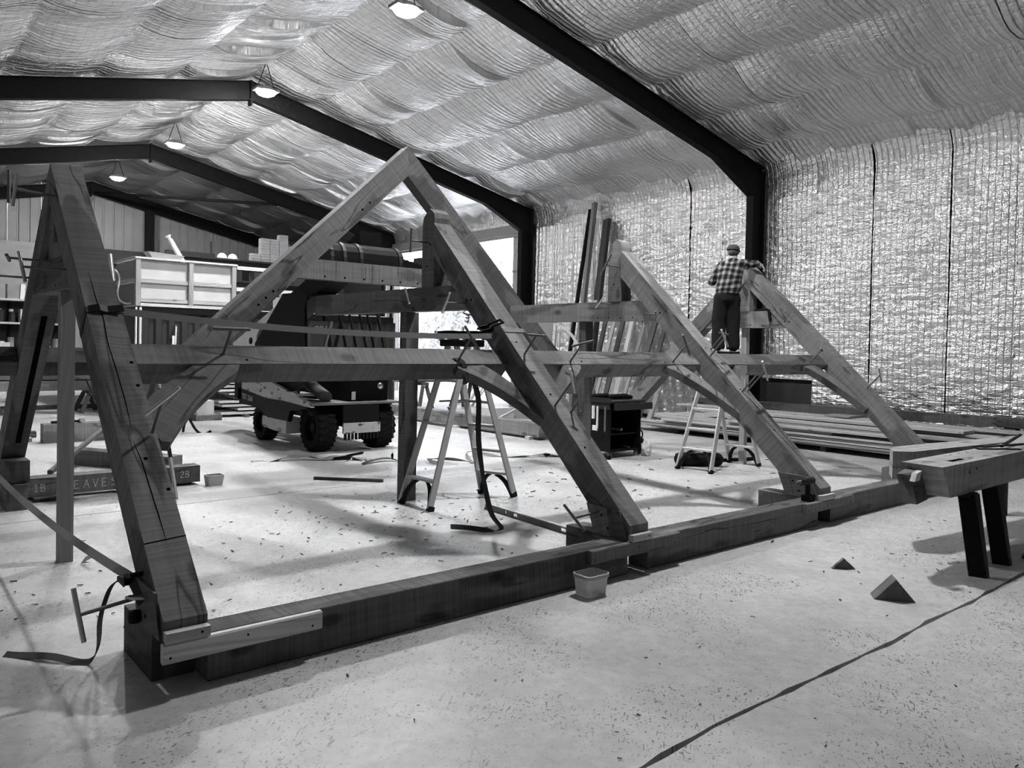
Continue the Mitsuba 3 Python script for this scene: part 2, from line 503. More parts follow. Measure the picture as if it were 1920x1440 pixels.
def wall_strip(y0, y1, z0, z1, seed, bulge=0.05, pleat=0.0, curve_top=False):
    r = np.random.default_rng(seed)
    ph, am = r.uniform(0, 6.28, 4), r.uniform(0.3, 1.0, 4)
    ys = np.arange(y0, y1 + 1e-6, 0.025); zs = np.linspace(z0, z1, max(8, int((z1 - z0) / 0.02)))
    w = y1 - y0

    def fn(a, b):
        t, s = (a - y0) / w, (b - z0) / max(z1 - z0, .1)
        d = bulge * np.maximum(4 * t * (1 - t), 0) ** 0.7 * (0.5 + 0.5 * am[0] * np.cos(2 * math.pi * (b / 2.4) + ph[0]))
        d = d + 0.022 * (meshkit.noise(np.stack([a * 3.0, b * 0.35, 0 * a + seed], -1)) - 0.5)
        d = d + 0.05 * (meshkit.fbm(np.stack([a * 1.1, b * 0.9, 0 * a + seed * 3], -1), 3) - 0.5)
        d = d + 0.034 * (meshkit.fbm(np.stack([a * 5.0 + 0.6 * np.sin(b * 3), b * 14.0, 0 * a + seed], -1), 2) - 0.5)
        d = d + 0.012 * (meshkit.noise(np.stack([a * 17.0, b * 17.0, 0 * a + seed + 9], -1)) - 0.5)
        if pleat:
            d = d + pleat * np.abs(np.sin(math.pi * (a - y0) / 0.42)) * np.clip(1.25 - s, 0.4, 1) + 0.3 * pleat * np.sin(a * 40)
        lean = 0.0
        if curve_top:
            c = np.clip((b - (z1 - 0.6)) / 0.6, 0, 1)
            lean = 0.30 * c * c
        return np.stack([WX - 0.05 - d - lean, a, b], -1)
    g, A, B = grid_mesh(ys, zs, fn)
    return g, np.stack([A, B], 1)


seams = [-5.7, -4.4, -3.0, -1.6, -0.2, 1.2, 2.6, 3.75, 4.75, 5.85, 7.28, 8.45, 9.62]
for i, (a, b) in enumerate(zip(seams[:-1], seams[1:])):
    z0 = 0.12
    if 8.4 < a < 8.5 or 7.2 < a < 7.3:
        # strip cut away low down: bare cladding shows in the gap
        g, uv = wall_strip(a, b + 0.02, 1.13 if a > 8 else 0.3, EAVE_Z + 0.24, 40 + i, curve_top=True)
    else:
        g, uv = wall_strip(a, b - (0.012 if b in (7.28, 5.85) else -0.02), z0, EAVE_Z + 0.24, 40 + i, curve_top=True)
    put('foil_strip', g, 'foil', wr, smooth=True, uv=uv)
for i, (a, b) in enumerate([(9.9, 10.75), (10.75, 11.635), (11.67, 13.1), (13.1, 14.6)]):
    g, uv = wall_strip(a, b + 0.02, 0.1, EAVE_Z + 0.24, 80 + i, curve_top=True, bulge=0.06)
    put('foil_strip', g, 'foil', wr, smooth=True, uv=uv)
g, uv = wall_strip(14.6, 17.15, 0.1, 5.12, 91, pleat=0.09, bulge=0.03)
put('foil_strip', g, 'foil', wr, smooth=True, uv=uv)
g, uv = wall_strip(14.6, 17.2, 5.05, EAVE_Z + 0.24, 92, bulge=0.07, curve_top=True)
put('foil_strip', g, 'foil', wr, smooth=True, uv=uv)
g, uv = wall_strip(17.6, 25.0, 5.22, EAVE_Z + 0.24, 93, bulge=0.10, curve_top=True)
put('foil_strip', g, 'foil', wr, smooth=True, uv=uv)
# cladding behind the foil (closed walls everywhere but at the door)
def ribbed(y0, y1, z0, z1, x, pitch=0.30, depth=0.035, face=-1):
    pts = []
    y = y0
    while y < y1 - 1e-6:
        e = min(y + pitch, y1)
        pts += [(y, 0), (y + 0.62 * (e - y), 0), (y + 0.72 * (e - y), depth), (y + 0.90 * (e - y), depth)]
        y = e
    pts += [(y1, 0), (y1, -0.02), (y0, -0.02)]
    # in (y, x) plane extruded along z
    m = extr([(p[0], face * -p[1]) for p in pts], (x, 0, 0), (0, 1, 0), (1, 0, 0), -z1, -z0)
    return m


for (a, b, z0, z1) in ((-5.9, DOOR_Y0, 0.0, EAVE_Z + 0.3), (DOOR_Y1, 33.1, 0.0, EAVE_Z + 0.3), (DOOR_Y0, DOOR_Y1, DOOR_H + 0.05, EAVE_Z + 0.3)):
    put('cladding', ribbed(a, b, z0, z1, WX + 0.10), 'container_paint', wr)
put('wall_rail', [box((14.93, 6.9, 0.30), (15.06, 9.6, 0.44)), box((14.97, 7.2, 1.25), (15.06, 9.6, 1.33))], 'steel_grey', wr)

# ---- left wall, back wall, front wall
wl = put('wall_left', ribbed(-5.9, 33.1, 0.0, float(under(-1.9)) + 0.8, -1.78, face=1), 'cladding', label='ribbed metal cladding of the left wall', cat='wall', kind='structure')
put('wall_front', [box((-2.2, -6.0, 0), (15.3, -5.85, 7.9))], 'cladding', label='front gable wall behind the viewer', cat='wall', kind='structure')
wb = thing('wall_back', 'far gable wall of upright ribbed metal sheets', 'wall', kind='structure')
yb = 33.05
x = -2.0
while x < 15.2:
    e = min(x + 1.02, 15.2)
    pts = []
    xx = x
    for r_ in range(3):
        w = (e - x) / 3
        pts += [(xx, 0), (xx + 0.74 * w, 0), (xx + 0.79 * w, 0.04), (xx + 0.95 * w, 0.04)]
        xx += w
    zt = float(under((x + e) / 2)) + 0.75
    pts += [(e - 0.012, 0), (e - 0.012, 0.06), (x, 0.06)]
    put('cladding_sheet', extr([(p[0], -p[1]) for p in pts], (0, yb, 0), (1, 0, 0), (0, -1, 0), -zt, -0.0), 'cladding', wb)
    x = e

# ---- steel portal frames
def isec(poly_pts, y, fl=0.17, web=0.014):
    """web plate from a polygon in xz, plus flange strips along every listed edge"""
    parts = [xz(poly_pts, y - web / 2, y + web / 2)]
    return parts


def flange(p, q, y, fl=0.17, t=0.016):
    return beam((p[0], y, p[1]), (q[0], y, q[1]), fl, t, ch=0)


where = {-5.6: 'steel portal frame at the front gable', 2.05: 'steel portal frame just behind the viewer', 9.75: 'nearest black steel portal frame, its column by the working man',
         17.4: 'second black steel portal frame, its column at the near jamb of the big door', 25.1: 'third black steel portal frame, beyond the boom of the lifting truck',
         32.75: 'farthest black steel portal frame, against the ribbed gable wall'}
for y in Y_FRAMES:
    fr = thing('steel_frame', where[y], 'steel frame', 'portal frames of the barn')
    D = 0.42
    for sgn in (-1, 1):
        xo = 14.93 if sgn > 0 else -1.63
        xi = xo - sgn * 0.42
        hx = xo - sgn * 1.72
        ez = under(xo)
        # rafter
        web = [(RIDGE_X, RIDGE_Z), (hx, under(hx)), (xi, 5.02), (xo, 5.02), (xo, ez + D - 0.02), (RIDGE_X, RIDGE_Z + D - 0.02)]
        parts = isec(web, y)
        parts += [flange((RIDGE_X, RIDGE_Z), (hx, under(hx)), y), flange((hx, under(hx)), (xi, 5.02), y), flange((RIDGE_X, RIDGE_Z + D - 0.02), (xo, ez + D - 0.02), y)]
        put('rafter', parts, 'steel', fr)
        put('column', [xz([(xi, 0), (xo, 0), (xo, 5.02), (xi, 5.02)], y - 0.007, y + 0.007), box((xi - 0.008, y - 0.085, 0), (xi + 0.008, y + 0.085, 5.02)),
                       box((xo - 0.008, y - 0.085, 0), (xo + 0.008, y + 0.085, 5.6)), box((min(xi, xo) - 0.03, y - 0.14, 0), (max(xi, xo) + 0.03, y + 0.14, 0.02))], 'steel', fr)
    put('apex_plate', box((RIDGE_X - 0.02, y - 0.09, RIDGE_Z - 0.12), (RIDGE_X + 0.02, y + 0.09, RIDGE_Z + D)), 'steel', fr)

put('roof_brace', cyl((RIDGE_X + 0.1, 32.5, 7.02), (10.6, 25.3, 6.22), 0.05, 10), 'steel', label='long dark bracing tube under the roof from the gable to the third frame', cat='brace')
# ---- the door opening: frame, rolled-back leaf, outdoors
dr_ = thing('door_1', 'tall open doorway in the right wall with a dark steel frame', 'door', kind='structure')
put('lintel', box((14.82, DOOR_Y0 - 0.45, DOOR_H - 0.02), (15.06, DOOR_Y1 + 0.1, DOOR_H + 0.24)), 'steel_grey', dr_)
put('jamb', box((14.86, DOOR_Y0 - 0.30, 0), (15.08, DOOR_Y0 - 0.17, DOOR_H)), 'grey_paint', dr_)
put('jamb', box((14.86, DOOR_Y1, 0), (15.08, DOOR_Y1 + 0.12, DOOR_H)), 'grey_paint', dr_)
lf = put('door_leaf', [box((14.90, DOOR_Y0 - 0.16, 0.05), (14.96, DOOR_Y0 + 0.22, DOOR_H - 0.05))], 'grey_paint', dr_)
put('rail', [box((14.88, DOOR_Y0 - 0.16, z), (14.90, DOOR_Y0 + 0.22, z + 0.06)) for z in (0.4, 2.2, 3.9)], 'steel_grey', lf)
put('track', box((14.84, DOOR_Y0 - 0.4, DOOR_H - 0.12), (14.90, DOOR_Y1, DOOR_H - 0.04)), 'steel_grey', dr_)
put('ground', xy([(15.25, -30), (90, -30), (90, 80), (15.25, 80)], -0.3, -0.02), 'gravel', label='pale gravel yard outside the open doorway', cat='ground', kind='structure')

# ---- lamps along the ridge
for i, ly in enumerate((5.2, 10.7, 16.2, 22.3, 28.3)):
    names = ['floodlight on the ridge just out of view overhead', 'glaring floodlight at the top edge of the picture, nearest one in view',
             'glaring floodlight on the ridge at the peak of the second steel frame', 'glaring floodlight on the ridge before the third steel frame', 'glaring floodlight on the ridge, the farthest one']
    L = thing('floodlight', names[i], 'light', 'floodlights along the ridge')
    lx, lz = 6.52, 6.91
    put('housing', [box((lx - 0.24, ly - 0.15, lz), (lx + 0.24, ly + 0.15, lz + 0.05)), box((lx - 0.10, ly - 0.08, lz + 0.05), (lx + 0.10, ly + 0.08, lz + 0.11))], 'grey_paint', L)
    put('hanger', [cyl((lx - 0.18, ly, lz + 0.05), (lx - 0.02, ly, RIDGE_Z + 0.44), 0.008, 6), cyl((lx + 0.18, ly, lz + 0.05), (lx + 0.02, ly, RIDGE_Z + 0.44), 0.008, 6)], 'steel', L)
    k = put('lens', lathe([(0.0, -0.11), (0.09, -0.10), (0.17, -0.065), (0.205, -0.025), (0.215, 0.0)], (lx, ly, lz - 0.001), n=20), 'white_paint', L, smooth=True)
    scene[k]['emitter'] = {'type': 'area', 'radiance': {'type': 'rgb', 'value': [LAMP_POWER] * 3}}

# ================================================================== the oak roof frame set up on the floor
RW = 0.208
TR = {  # x of the left face, foot height of the outer line, slope, ridge y
    1: (1.130, 0.345, 0.900, 6.93), 2: (4.438, 0.365, 0.940, 6.79), 3: (7.213, 0.360, 0.935, 6.79), 4: (10.0, 0.356, 0.945, 6.79)}
YF = 3.96
DP = 0.235
NAMES = {1: 'nearest truss at the left', 2: 'second truss from the left', 3: 'third truss from the left', 4: 'farthest truss, by the man'}
BANK = {1: 5, 2: 7, 3: 8, 4: 7}


def pegholes(k, pts, n, r=0.011):
    """dark drilled holes: shallow discs on a face with outward normal n"""
    n = unit(n)
    for p in pts:
        p = np.asarray(p, float)
        put('peg_hole', cyl(p - n * 0.01, p + n * 0.0012, r, 10), 'hole', k)


def rafter_poly(i, far=False):
    x0, zo, s, yr = TR[i]
    dz = DP * math.sqrt(1 + s * s)
    top = yr - (0.0 if i in (1, 4) else 0.10)
    zt = zo + s * (top - YF)
    p = [(YF, 0.25), (YF, zo), (top, zt), (top, zt - dz), (YF + (0.25 - zo + dz) / s, 0.25)]
    if far: p = [(2 * yr - y, z) for y, z in p]
    return p


for i in (1, 2, 3, 4):
    x0, zo, s, yr = TR[i]
    dz = DP * math.sqrt(1 + s * s)
    rk = put('principal_rafter', yz(rafter_poly(i), x0, x0 + RW), 'oak', label=f'oak rafter rising from the floor beam, near leg of the {NAMES[i]}', cat='rafter',
             grain=(0, 1, s), bank=BANK[i], seed=10 + i)
    n = unit((0, -s, 1))
    if i == 1:
        for (yy, xx) in ((4.72, 0.55), (5.15, 0.86), (5.3, 0.86), (4.55, 0.9)):
            pegholes(rk, [(x0 + RW * xx, yy, zo + s * (yy - YF))], n)
        # saw kerf across the foot and long drying checks, cut as thin dark slits
        yk = 4.30
        put('saw_kerf', beam((x0 - 0.001, yk, zo + s * (yk - YF)), (x0 + RW + 0.001, yk + 0.015, zo + s * (yk + 0.015 - YF)), 0.006, 0.003, n, ch=0), 'hole', rk)
        ck = [(x0 + RW * a, y) for a, y in ((0.52, 4.30), (0.50, 4.42), (0.47, 4.55), (0.44, 4.70), (0.36, 4.82))]
        ck2 = [(x0 + RW * a, y) for a, y in ((0.40, 4.9), (0.42, 5.05), (0.40, 5.25), (0.36, 5.42), (0.41, 5.6), (0.35, 5.75), (0.33, 5.95))]
        for c in (ck, ck2):
            P = [V(a, y, zo + s * (y - YF) + 0.0005) for a, y in c]
            put('drying_crack', tube(P, [0.001] + [0.0028] * (len(P) - 2) + [0.001], 5), 'hole', rk)
        bands = []
    if i in (2, 3):
        for yy in (5.42, 4.95, 4.52):
            pegholes(rk, [(x0 + RW * 0.3, yy, zo + s * (yy - YF))], n)
    pegholes(rk, [(x0, yy, 2.13) for yy in ((2.13 - zo) / s + YF + 0.19, (2.13 - zo) / s + YF + 0.26)] if i > 1 else [], (-1, 0, 0))
    if i in (1, 4):
        fk = put('principal_rafter', yz(rafter_poly(i, True), x0, x0 + RW), 'oak', label=f'oak rafter leaning to the far side, of the {NAMES[i]}', cat='rafter', grain=(0, -1, s), bank=BANK[i] - 1, seed=20 + i)
        if i == 1:
            # long mortice slot down its inner face
            q = lambda y: zo + s * (2 * yr - y - YF) - dz
            put('mortice_slot', beam((x0 + 0.12, 7.85, q(7.85) - 0.001), (x0 + 0.12, 9.22, q(9.22) - 0.001), 0.045, 0.006, (0, s, 1), ch=0), 'hole', fk)
    # heel block under the rafter's foot
    yi = YF + (0.47 - zo + dz) / s
    hk = thing('heel_block', f'dark oak heel block at the rafter foot of the {NAMES[i]}', 'block')
    ylo = YF + (0.252 - zo + dz) / s
    put('wedge', yz([(ylo + 0.003, 0.252), (yi + 0.003, 0.47), (yi - 0.09, 0.252)], x0, x0 + RW), 'oak', hk, grain=(0, 0.3, 1), bank=BANK[i] - 2, seed=30 + i)
    ch_ = put('cheek', yz([(YF + 0.012, 0.252), (YF + 0.10, 0.46), (yi, 0.47), (yi - 0.09, 0.252)], x0 - 0.014, x0 - 0.001), 'oak', hk, grain=(0, 0.3, 1), bank=BANK[i] - 2, seed=33 + i)
    pegholes(ch_, [(x0 - 0.014, yi - 0.17, 0.40), (x0 - 0.014, yi - 0.24, 0.31)], (-1, 0, 0))
    if i == 1:
        put('heel_block', yz([(2 * yr - a, b) for a, b in [(ylo + 0.003, 0.252), (yi + 0.003, 0.47), (yi + 0.3, 0.47), (yi + 0.3, 0.252)]], x0 - 0.0, x0 + RW + 0.0), 'oak', grain=(0, 1, 0.2), bank=BANK[i] - 2, seed=35 + i,
            label=f'dark oak heel block at the far foot of the {NAMES[i]}', cat='block')
    # sole piece across the floor beam
    put('sole_piece', box((x0 - 0.004, 4.16 if i > 1 else 4.13, 0), (x0 + RW - 0.004, 4.65, 0.248)), 'oak', grain=(0, 1, 0), bank=max(1, BANK[i] - 3), seed=40 + i,
        label=f'short dark oak sole piece under the near foot of the {NAMES[i]}', cat='beam')
    if i in (1, 4):
        put('sole_piece', box((x0 + 0.0, 9.02, 0), (x0 + RW - 0.03, 2 * yr - YF - 0.1, 0.248)), 'oak', grain=(0, 1, 0), bank=BANK[i] - 2, seed=45 + i,
            label=f'short oak sole piece under the far foot of the {NAMES[i]}', cat='beam')
    # collar
    yin = YF + (2.17 - zo + dz) / s
    yc = lambda z: YF + (z - zo + dz) / s + 0.001
    far = {1: 2 * yr - yin + 0.03, 2: 9.39, 3: 8.86, 4: 2 * yr - yin + 0.03}[i]
    ck = put('collar_beam', yz([(yc(2.045), 2.045), (yc(2.288), 2.288), (2 * yr - yc(2.288) if i in (1, 4) else far, 2.288), (2 * yr - yc(2.045) if i in (1, 4) else far, 2.045)], x0 + 0.018, x0 + 0.178), 'oak', grain=(0, 1, 0), bank=BANK[i] + (1 if i == 3 else -1 if i != 4 else 0), seed=50 + i,
             label={1: 'short oak collar beam between the two rafters of the nearest truss at the left', 2: 'dark oak collar beam of the second truss, its free end reaching left behind the strap',
                    3: 'pale oak collar beam of the third truss, its free end showing behind the second rafter', 4: 'stained oak collar beam between the rafters of the farthest truss'}[i], cat='beam')
    pegholes(ck, [(x0 + 0.018, y, 2.085) for y in np.linspace(yin + 0.25, yin + 0.85, 4)], (-1, 0, 0), 0.009)
    # king post
    zt = zo + s * (yr - YF)
    if i in (1, 4):
        kp = [(yr - 0.10, 2.288), (yr + 0.10, 2.288), (yr + 0.10, zt - dz - 0.1 * s - 0.001), (yr, zt - dz - 0.001), (yr - 0.10, zt - dz - 0.1 * s - 0.001)]
    else:
        kp = [(yr - 0.099, 2.288), (yr + 0.12, 2.288), (yr + 0.12, zt - 0.10), (yr + 0.10, zt - 0.02), (yr - 0.01, zt + 0.06), (yr - 0.085, zt + 0.01), (yr - 0.099, zt - 0.04)]
    kk = put('king_post', yz(kp, x0 + 0.012, x0 + RW - 0.012), 'oak', grain=(0, 0, 1), bank=BANK[i] - (2 if i < 3 else -1), seed=60 + i, label=f'short upright oak king post at the peak of the {NAMES[i]}', cat='post')
    pegholes(kk, [(x0 + 0.012, yr + 0.02, 2.50), (x0 + 0.012, yr - 0.03, 2.72)], (-1, 0, 0), 0.010)

# ---- the long floor beam (wall plate) in three lengths, with battens screwed across the joints
for j, (a, b) in enumerate(((1.342, 4.425), (4.655, 7.195), (7.43, 10.4))):
    put('wall_plate', extr(chrect(0.195, 0.245, 0.005), (a, 4.0625, 0.1235), (0, 1, 0), (0, 0, 1), 0, b - a), 'oak', grain=(1, 0, 0), bank=(3, 5, 6)[j], seed=70 + j,
        label=('dark oak floor beam between the first and second trusses, nearest length of the row', 'oak floor beam between the second and third trusses, middle length of the row',
               'pale oak floor beam from the third truss to behind the trestle timbers')[j], cat='beam')
bt = [('board', (1.12, 1.93), 0.150, 0.247, 'pale new softwood board screwed along the front end of the dark floor beam', 8), ('board', (3.99, 4.99), 0.150, 0.250, 'board screwed across the floor beam joint below the second truss', 5),
      ('board', (6.90, 7.82), 0.150, 0.248, 'board screwed across the floor beam joint below the third truss', 7)]
for nm, (a, b), z0, z1, lab, bk in bt:
    k = put('fixing_board', extr(chrect(0.045, z1 - z0, 0.008), (a, 3.939, (z0 + z1) / 2), (0, 1, 0), (0, 0, 1), 0, b - a), 'pine' if bk == 8 else 'oak', grain=(1, 0, 0), bank=bk, label=lab, cat='board', seed=int(a * 100))
    for fx in (0.04, 0.5, 0.93):
        put('screw', cyl((a + fx * (b - a), 3.917, z0 + 0.03 + 0.03 * (fx == 0.5)), (a + fx * (b - a), 3.9155, z0 + 0.03 + 0.03 * (fx == 0.5)), 0.006, 8), 'hole', k)
for a, b, w, bk in ((1.13, 1.335, 'first', 5), (4.42, 4.64, 'second', 4), (7.17, 7.42, 'third', 6)):
    k = put('stop_block', box((a, 3.905, 0.252), (b, 3.958, 0.302)), 'pine', grain=(1, 0, 0), bank=bk, seed=int(a * 77), label=f'small wooden stop block against the toe of the {w} truss, on the board below', cat='block')
    put('screw', cyl((b - 0.04, 3.906, 0.28), (b - 0.04, 3.9035, 0.28), 0.006, 8), 'hole', k)

# ---- purlins, square to the roof slope
ca, sa = math.cos(math.radians(43)), math.sin(math.radians(43))
OUT, INW, UPS = V(0, -sa, ca), V(0, sa, -ca), V(0, ca, sa)
PS = 0.187


def purlin_c(y, z=1.540):
    return V(0, y, z) + UPS * PS / 2 + INW * PS / 2


for j, (a, b, ya, yb_) in enumerate(((1.340, 4.436, 5.33, 5.436), (4.648, 7.211, 5.436, 5.436), (7.423, 9.998, 5.436, 5.425))):
    ca_, cb_ = purlin_c(ya), purlin_c(yb_)
    k = put('purlin', beam((a, ca_[1], ca_[2]), (b, cb_[1], cb_[2]), PS, PS, OUT, ch=0.004), 'oak', grain=(1, 0, 0), bank=(6, 7, 6)[j], seed=(82, 84, 90)[j], cat='purlin',
            label=('oak purlin running between the first and second trusses, marked in chalk', 'oak purlin running between the second and third trusses', 'oak purlin running between the third and farthest trusses, below the man')[j])
    fp = lambda x, f: V(x, 0, 0) + V(0, ya + (yb_ - ya) * (x - a) / (b - a), 1.540) + UPS * f * PS
    pegholes(k, [fp(a + 0.72, 0.22), fp(b - 0.58, 0.2)], OUT, 0.010)
    if j == 0: purlin_key, purlin_pt = k, fp

# ---- curved braces in the plane of the slope: points are (x, y), the slope gives z
def slope_brace(pts, lab, bk, seed, thick=0.085, y0=5.436):
    q = [(x, min(-0.001, (y - y0) / ca)) for x, y in pts]
    m = extr(q, (0, y0, 1.539), (1, 0, 0), UPS, -thick, -0.001)
    return put('curved_brace', m, 'oak', grain=(1, 0.8, 0.7), bank=bk, seed=seed, label=lab, cat='brace')


def arc(p, q, bulge, n=9):
    p, q = V(*p), V(*q)
    t = np.linspace(0, 1, n)[:, None]
    d = q - p
    nn = V(-d[1], d[0])
    return [tuple(v) for v in p + d * t + nn * bulge * 4 * t * (1 - t)]


slope_brace([(2.0, 5.355), (1.977, 5.316)] + arc((1.943, 5.29), (1.422, 4.88), -0.05) + [(1.373, 4.886), (1.340, 4.95), (1.340, 5.12), (1.411, 5.175), (1.525, 5.248), (1.702, 5.354)],
            'curved oak brace from the first rafter up to the purlin, at the left', 3, 91, y0=5.355)
slope_brace([(3.86, 5.42), (4.13, 5.436)] + arc((4.14, 5.432), (4.436, 5.10), 0.07) + [(4.436, 4.95)] + arc((4.40, 4.985), (3.94, 5.36), -0.06) + [(3.86, 5.40)],
            'curved oak brace from the purlin down to the left side of the second rafter', 3, 92)
slope_brace([(5.32, 5.434), (5.30, 5.40)] + arc((5.22, 5.35), (4.649, 4.97), -0.05) + [(4.649, 5.10), (4.78, 5.20), (5.09, 5.43)],
            'curved oak brace from the right side of the second rafter up to the purlin', 6, 93)
slope_brace([(6.60, 5.42), (6.85, 5.436)] + arc((6.87, 5.43), (7.211, 4.99), 0.06) + [(7.211, 4.91), (7.19, 4.90)] + arc((7.15, 4.95), (6.68, 5.37), -0.05) + [(6.60, 5.40)],
            'curved oak brace from the purlin down to the left side of the third rafter', 7, 94)
slope_brace([(8.10, 5.434), (8.07, 5.40)] + arc((8.0, 5.35), (7.423, 4.97), -0.05) + [(7.423, 5.10), (7.56, 5.20), (7.86, 5.43)],
            'shaded curved brace from the right of the third rafter up to the purlin', 5, 95)
slope_brace([(9.38, 5.42), (9.66, 5.436)] + arc((9.68, 5.43), (9.998, 5.04), 0.05) + [(9.998, 4.85), (9.97, 4.85)] + arc((9.93, 4.90), (9.45, 5.38), -0.05) + [(9.38, 5.40)],
            'curved oak brace from the purlin down to the left side of the farthest rafter', 6, 96)

# ---- the tall cross truss standing behind, in the plane of the far plate
AX, AZ, AS = 5.80, 4.43, 0.963
adz = 0.41
zb = 0.93
for sg, w in ((-1, 'left'), (1, 'right')):
    xo = (AZ - zb) / AS
    pts = [(AX, AZ), (AX + sg * xo, zb), (AX + sg * (xo - adz / AS), zb), (AX + (0 if sg > 0 else 0), AZ - adz)]
    k = put('principal_rafter', xz(pts, 9.40, 9.60), 'oak', grain=(sg, 0, -AS), bank=4 if sg < 0 else 3, seed=100 + sg, label=f'big dark oak rafter forming the {w} leg of the tall cross truss behind', cat='rafter')
    for t in (0.16, 0.19, 0.52, 0.545, 0.57):
        zz = AZ - adz * 0.72 - t * (AZ - zb)
        pegholes(k, [(AX + sg * t * (AZ - zb) / AS, 9.40, zz)], (0, -1, 0), 0.016)
ax_ = lambda z: (AZ - adz - z) / AS - 0.001
ck = put('collar_beam', xz([(AX - ax_(2.505), 2.505), (AX + ax_(2.505), 2.505), (AX + ax_(2.76), 2.76), (AX - ax_(2.76), 2.76)], 9.42, 9.58), 'oak', grain=(1, 0, 0), bank=5, seed=105, label='oak collar beam across the tall cross truss, with a row of peg holes', cat='beam')
pegholes(ck, [(AX - 1.2 + 0.28 * q, 9.42, 2.55) for q in range(8)], (0, -1, 0), 0.014)
put('saw_mark', [box((AX - 1.05, 9.417, 2.52), (AX - 1.045, 9.42, 2.75)), box((AX - 0.62, 9.417, 2.53), (AX - 0.616, 9.42, 2.72)), box((AX - 0.52, 9.417, 2.51), (AX - 0.515, 9.42, 2.74)), box((AX - 0.12, 9.417, 2.6), (AX - 0.116, 9.42, 2.75))], 'hole', ck)

# ---- eaves beam stub on the floor at the far side, with chalk lettering
STROKES = {'1': [[(0.1, 0.75), (0.3, 1), (0.3, 0)], [(0.05, 0), (0.55, 0)]], '2': [[(0, 0.8), (0.2, 1), (0.45, 0.9), (0.45, 0.6), (0, 0), (0.55, 0)]], 'B': [[(0, 0), (0, 1), (0.4, 0.9), (0.4, 0.6), (0, 0.5), (0.5, 0.4), (0.45, 0.05), (0, 0)]],
           'E': [[(0.5, 1), (0, 1), (0, 0), (0.5, 0)], [(0, 0.5), (0.4, 0.5)]], 'A': [[(0, 0), (0.3, 1), (0.6, 0)], [(0.12, 0.4), (0.5, 0.42)]], 'V': [[(0, 1), (0.25, 0), (0.55, 1)]],
           'S': [[(0.5, 0.9), (0.25, 1), (0.02, 0.75), (0.45, 0.42), (0.4, 0.08), (0, 0.05)]], 'I': [[(0.2, 0), (0.2, 1)]], 'C': [[(0.5, 0.85), (0.2, 1), (0, 0.5), (0.2, 0), (0.5, 0.15)]], 'Y': [[(0, 1), (0.25, 0.5)], [(0.5, 1), (0.25, 0.5), (0.2, 0)]]}


def chalk(parent, text, O, U, W2, h, gap=0.85, wd=0.07):
    """hand-drawn chalk letters: thin strokes lying on a face"""
    parts, x = [], 0.0
    for ch in text:
        for st in STROKES.get(ch, []):
            parts.append(LineString([((x + a) * h, b * h) for a, b in st]).buffer(wd * h / 2, 3))
        x += gap
    g = unary_union(parts)
    put('chalk_mark', [extr(q, O, U, W2, 0.0004, 0.0016) for q in getattr(g, 'geoms', [g])], 'chalk', parent)


eb = put('eaves_beam', box((1.36, 9.50, 0.035), (3.10, 9.72, 0.225)), 'oak', grain=(1, 0, 0), bank=4, seed=110, label='oak beam lying on the far floor at the left, chalked 1B EAVES 2B', cat='beam')
chalk(eb, '1B', (1.43, 9.4995, 0.085), (1, 0, 0), (0, 0, 1), 0.075)
chalk(eb, 'EAVES', (1.80, 9.4995, 0.085), (1, 0, 0), (0, 0, 1), 0.085, 1.05)
chalk(eb, '2B', (2.88, 9.4995, 0.10), (1, 0, 0), (0, 0, 1), 0.07)
put('packing_block', [box((1.42, 9.35, 0), (1.62, 9.75, 0.034))], 'oak', grain=(0, 1, 0), bank=2, label='thin offcut packed under the left end of the chalked eaves beam', cat='block')
put('packing_block', [box((2.86, 9.55, 0), (3.02, 9.75, 0.034))], 'oak', grain=(0, 1, 0), bank=2, label='thin offcut packed under the right end of the chalked eaves beam', cat='block')
# chalk on the purlin and the third heel
O0 = purlin_pt(1.55, 0.30) + OUT * 0.0004
chalk(purlin_key, 'IA', O0, (1, 0, 0), UPS, 0.11, 1.0)
chalk(purlin_key, 'C', purlin_pt(1.365, 0.62) + OUT * 0.0004, (1, 0, 0), UPS, 0.045)
chalk(purlin_key, 'S', purlin_pt(1.39, 0.05) + OUT * 0.0004, (1, 0, 0), UPS, 0.045)

# ---- softwood props under the collars
put('prop', box((1.175, 6.73, 0), (1.272, 6.83, 2.043)), 'pine', grain=(0, 0, 1), bank=0, seed=121, label='upright softwood prop standing under the collar of the nearest truss, at far left', cat='prop')
put('prop', box((4.50, 7.27, 0), (4.655, 7.40, 2.043)), 'oak', grain=(0, 0, 1), bank=2, seed=122, label='dark upright prop standing under the collar of the second truss, left of the ladder', cat='prop')
put('prop', box((7.25, 7.32, 0), (7.385, 7.44, 2.043)), 'oak', grain=(0, 0, 1), bank=2, seed=123, label='dark upright prop under the collar of the third truss, beside the tool trolley', cat='prop')
put('prop', box((10.12, 6.80, 0), (10.20, 6.89, 2.043)), 'pine', grain=(0, 0, 1), bank=5, seed=124, label='slim pale prop under the collar of the farthest truss, between the ladder feet', cat='prop')
put('prop', box((2.38, 9.45, 0.0), (2.48, 9.55, 0.928)), 'pine', grain=(0, 0, 1), bank=3, seed=125, label='prop under the left leg of the tall cross truss, behind the first rafter', cat='prop')
put('prop', box((9.20, 9.44, 0.0), (9.30, 9.56, 0.928)), 'oak', grain=(0, 0, 1), bank=2, seed=126, label='prop under the right leg of the tall cross truss, behind the tool trolley', cat='prop')

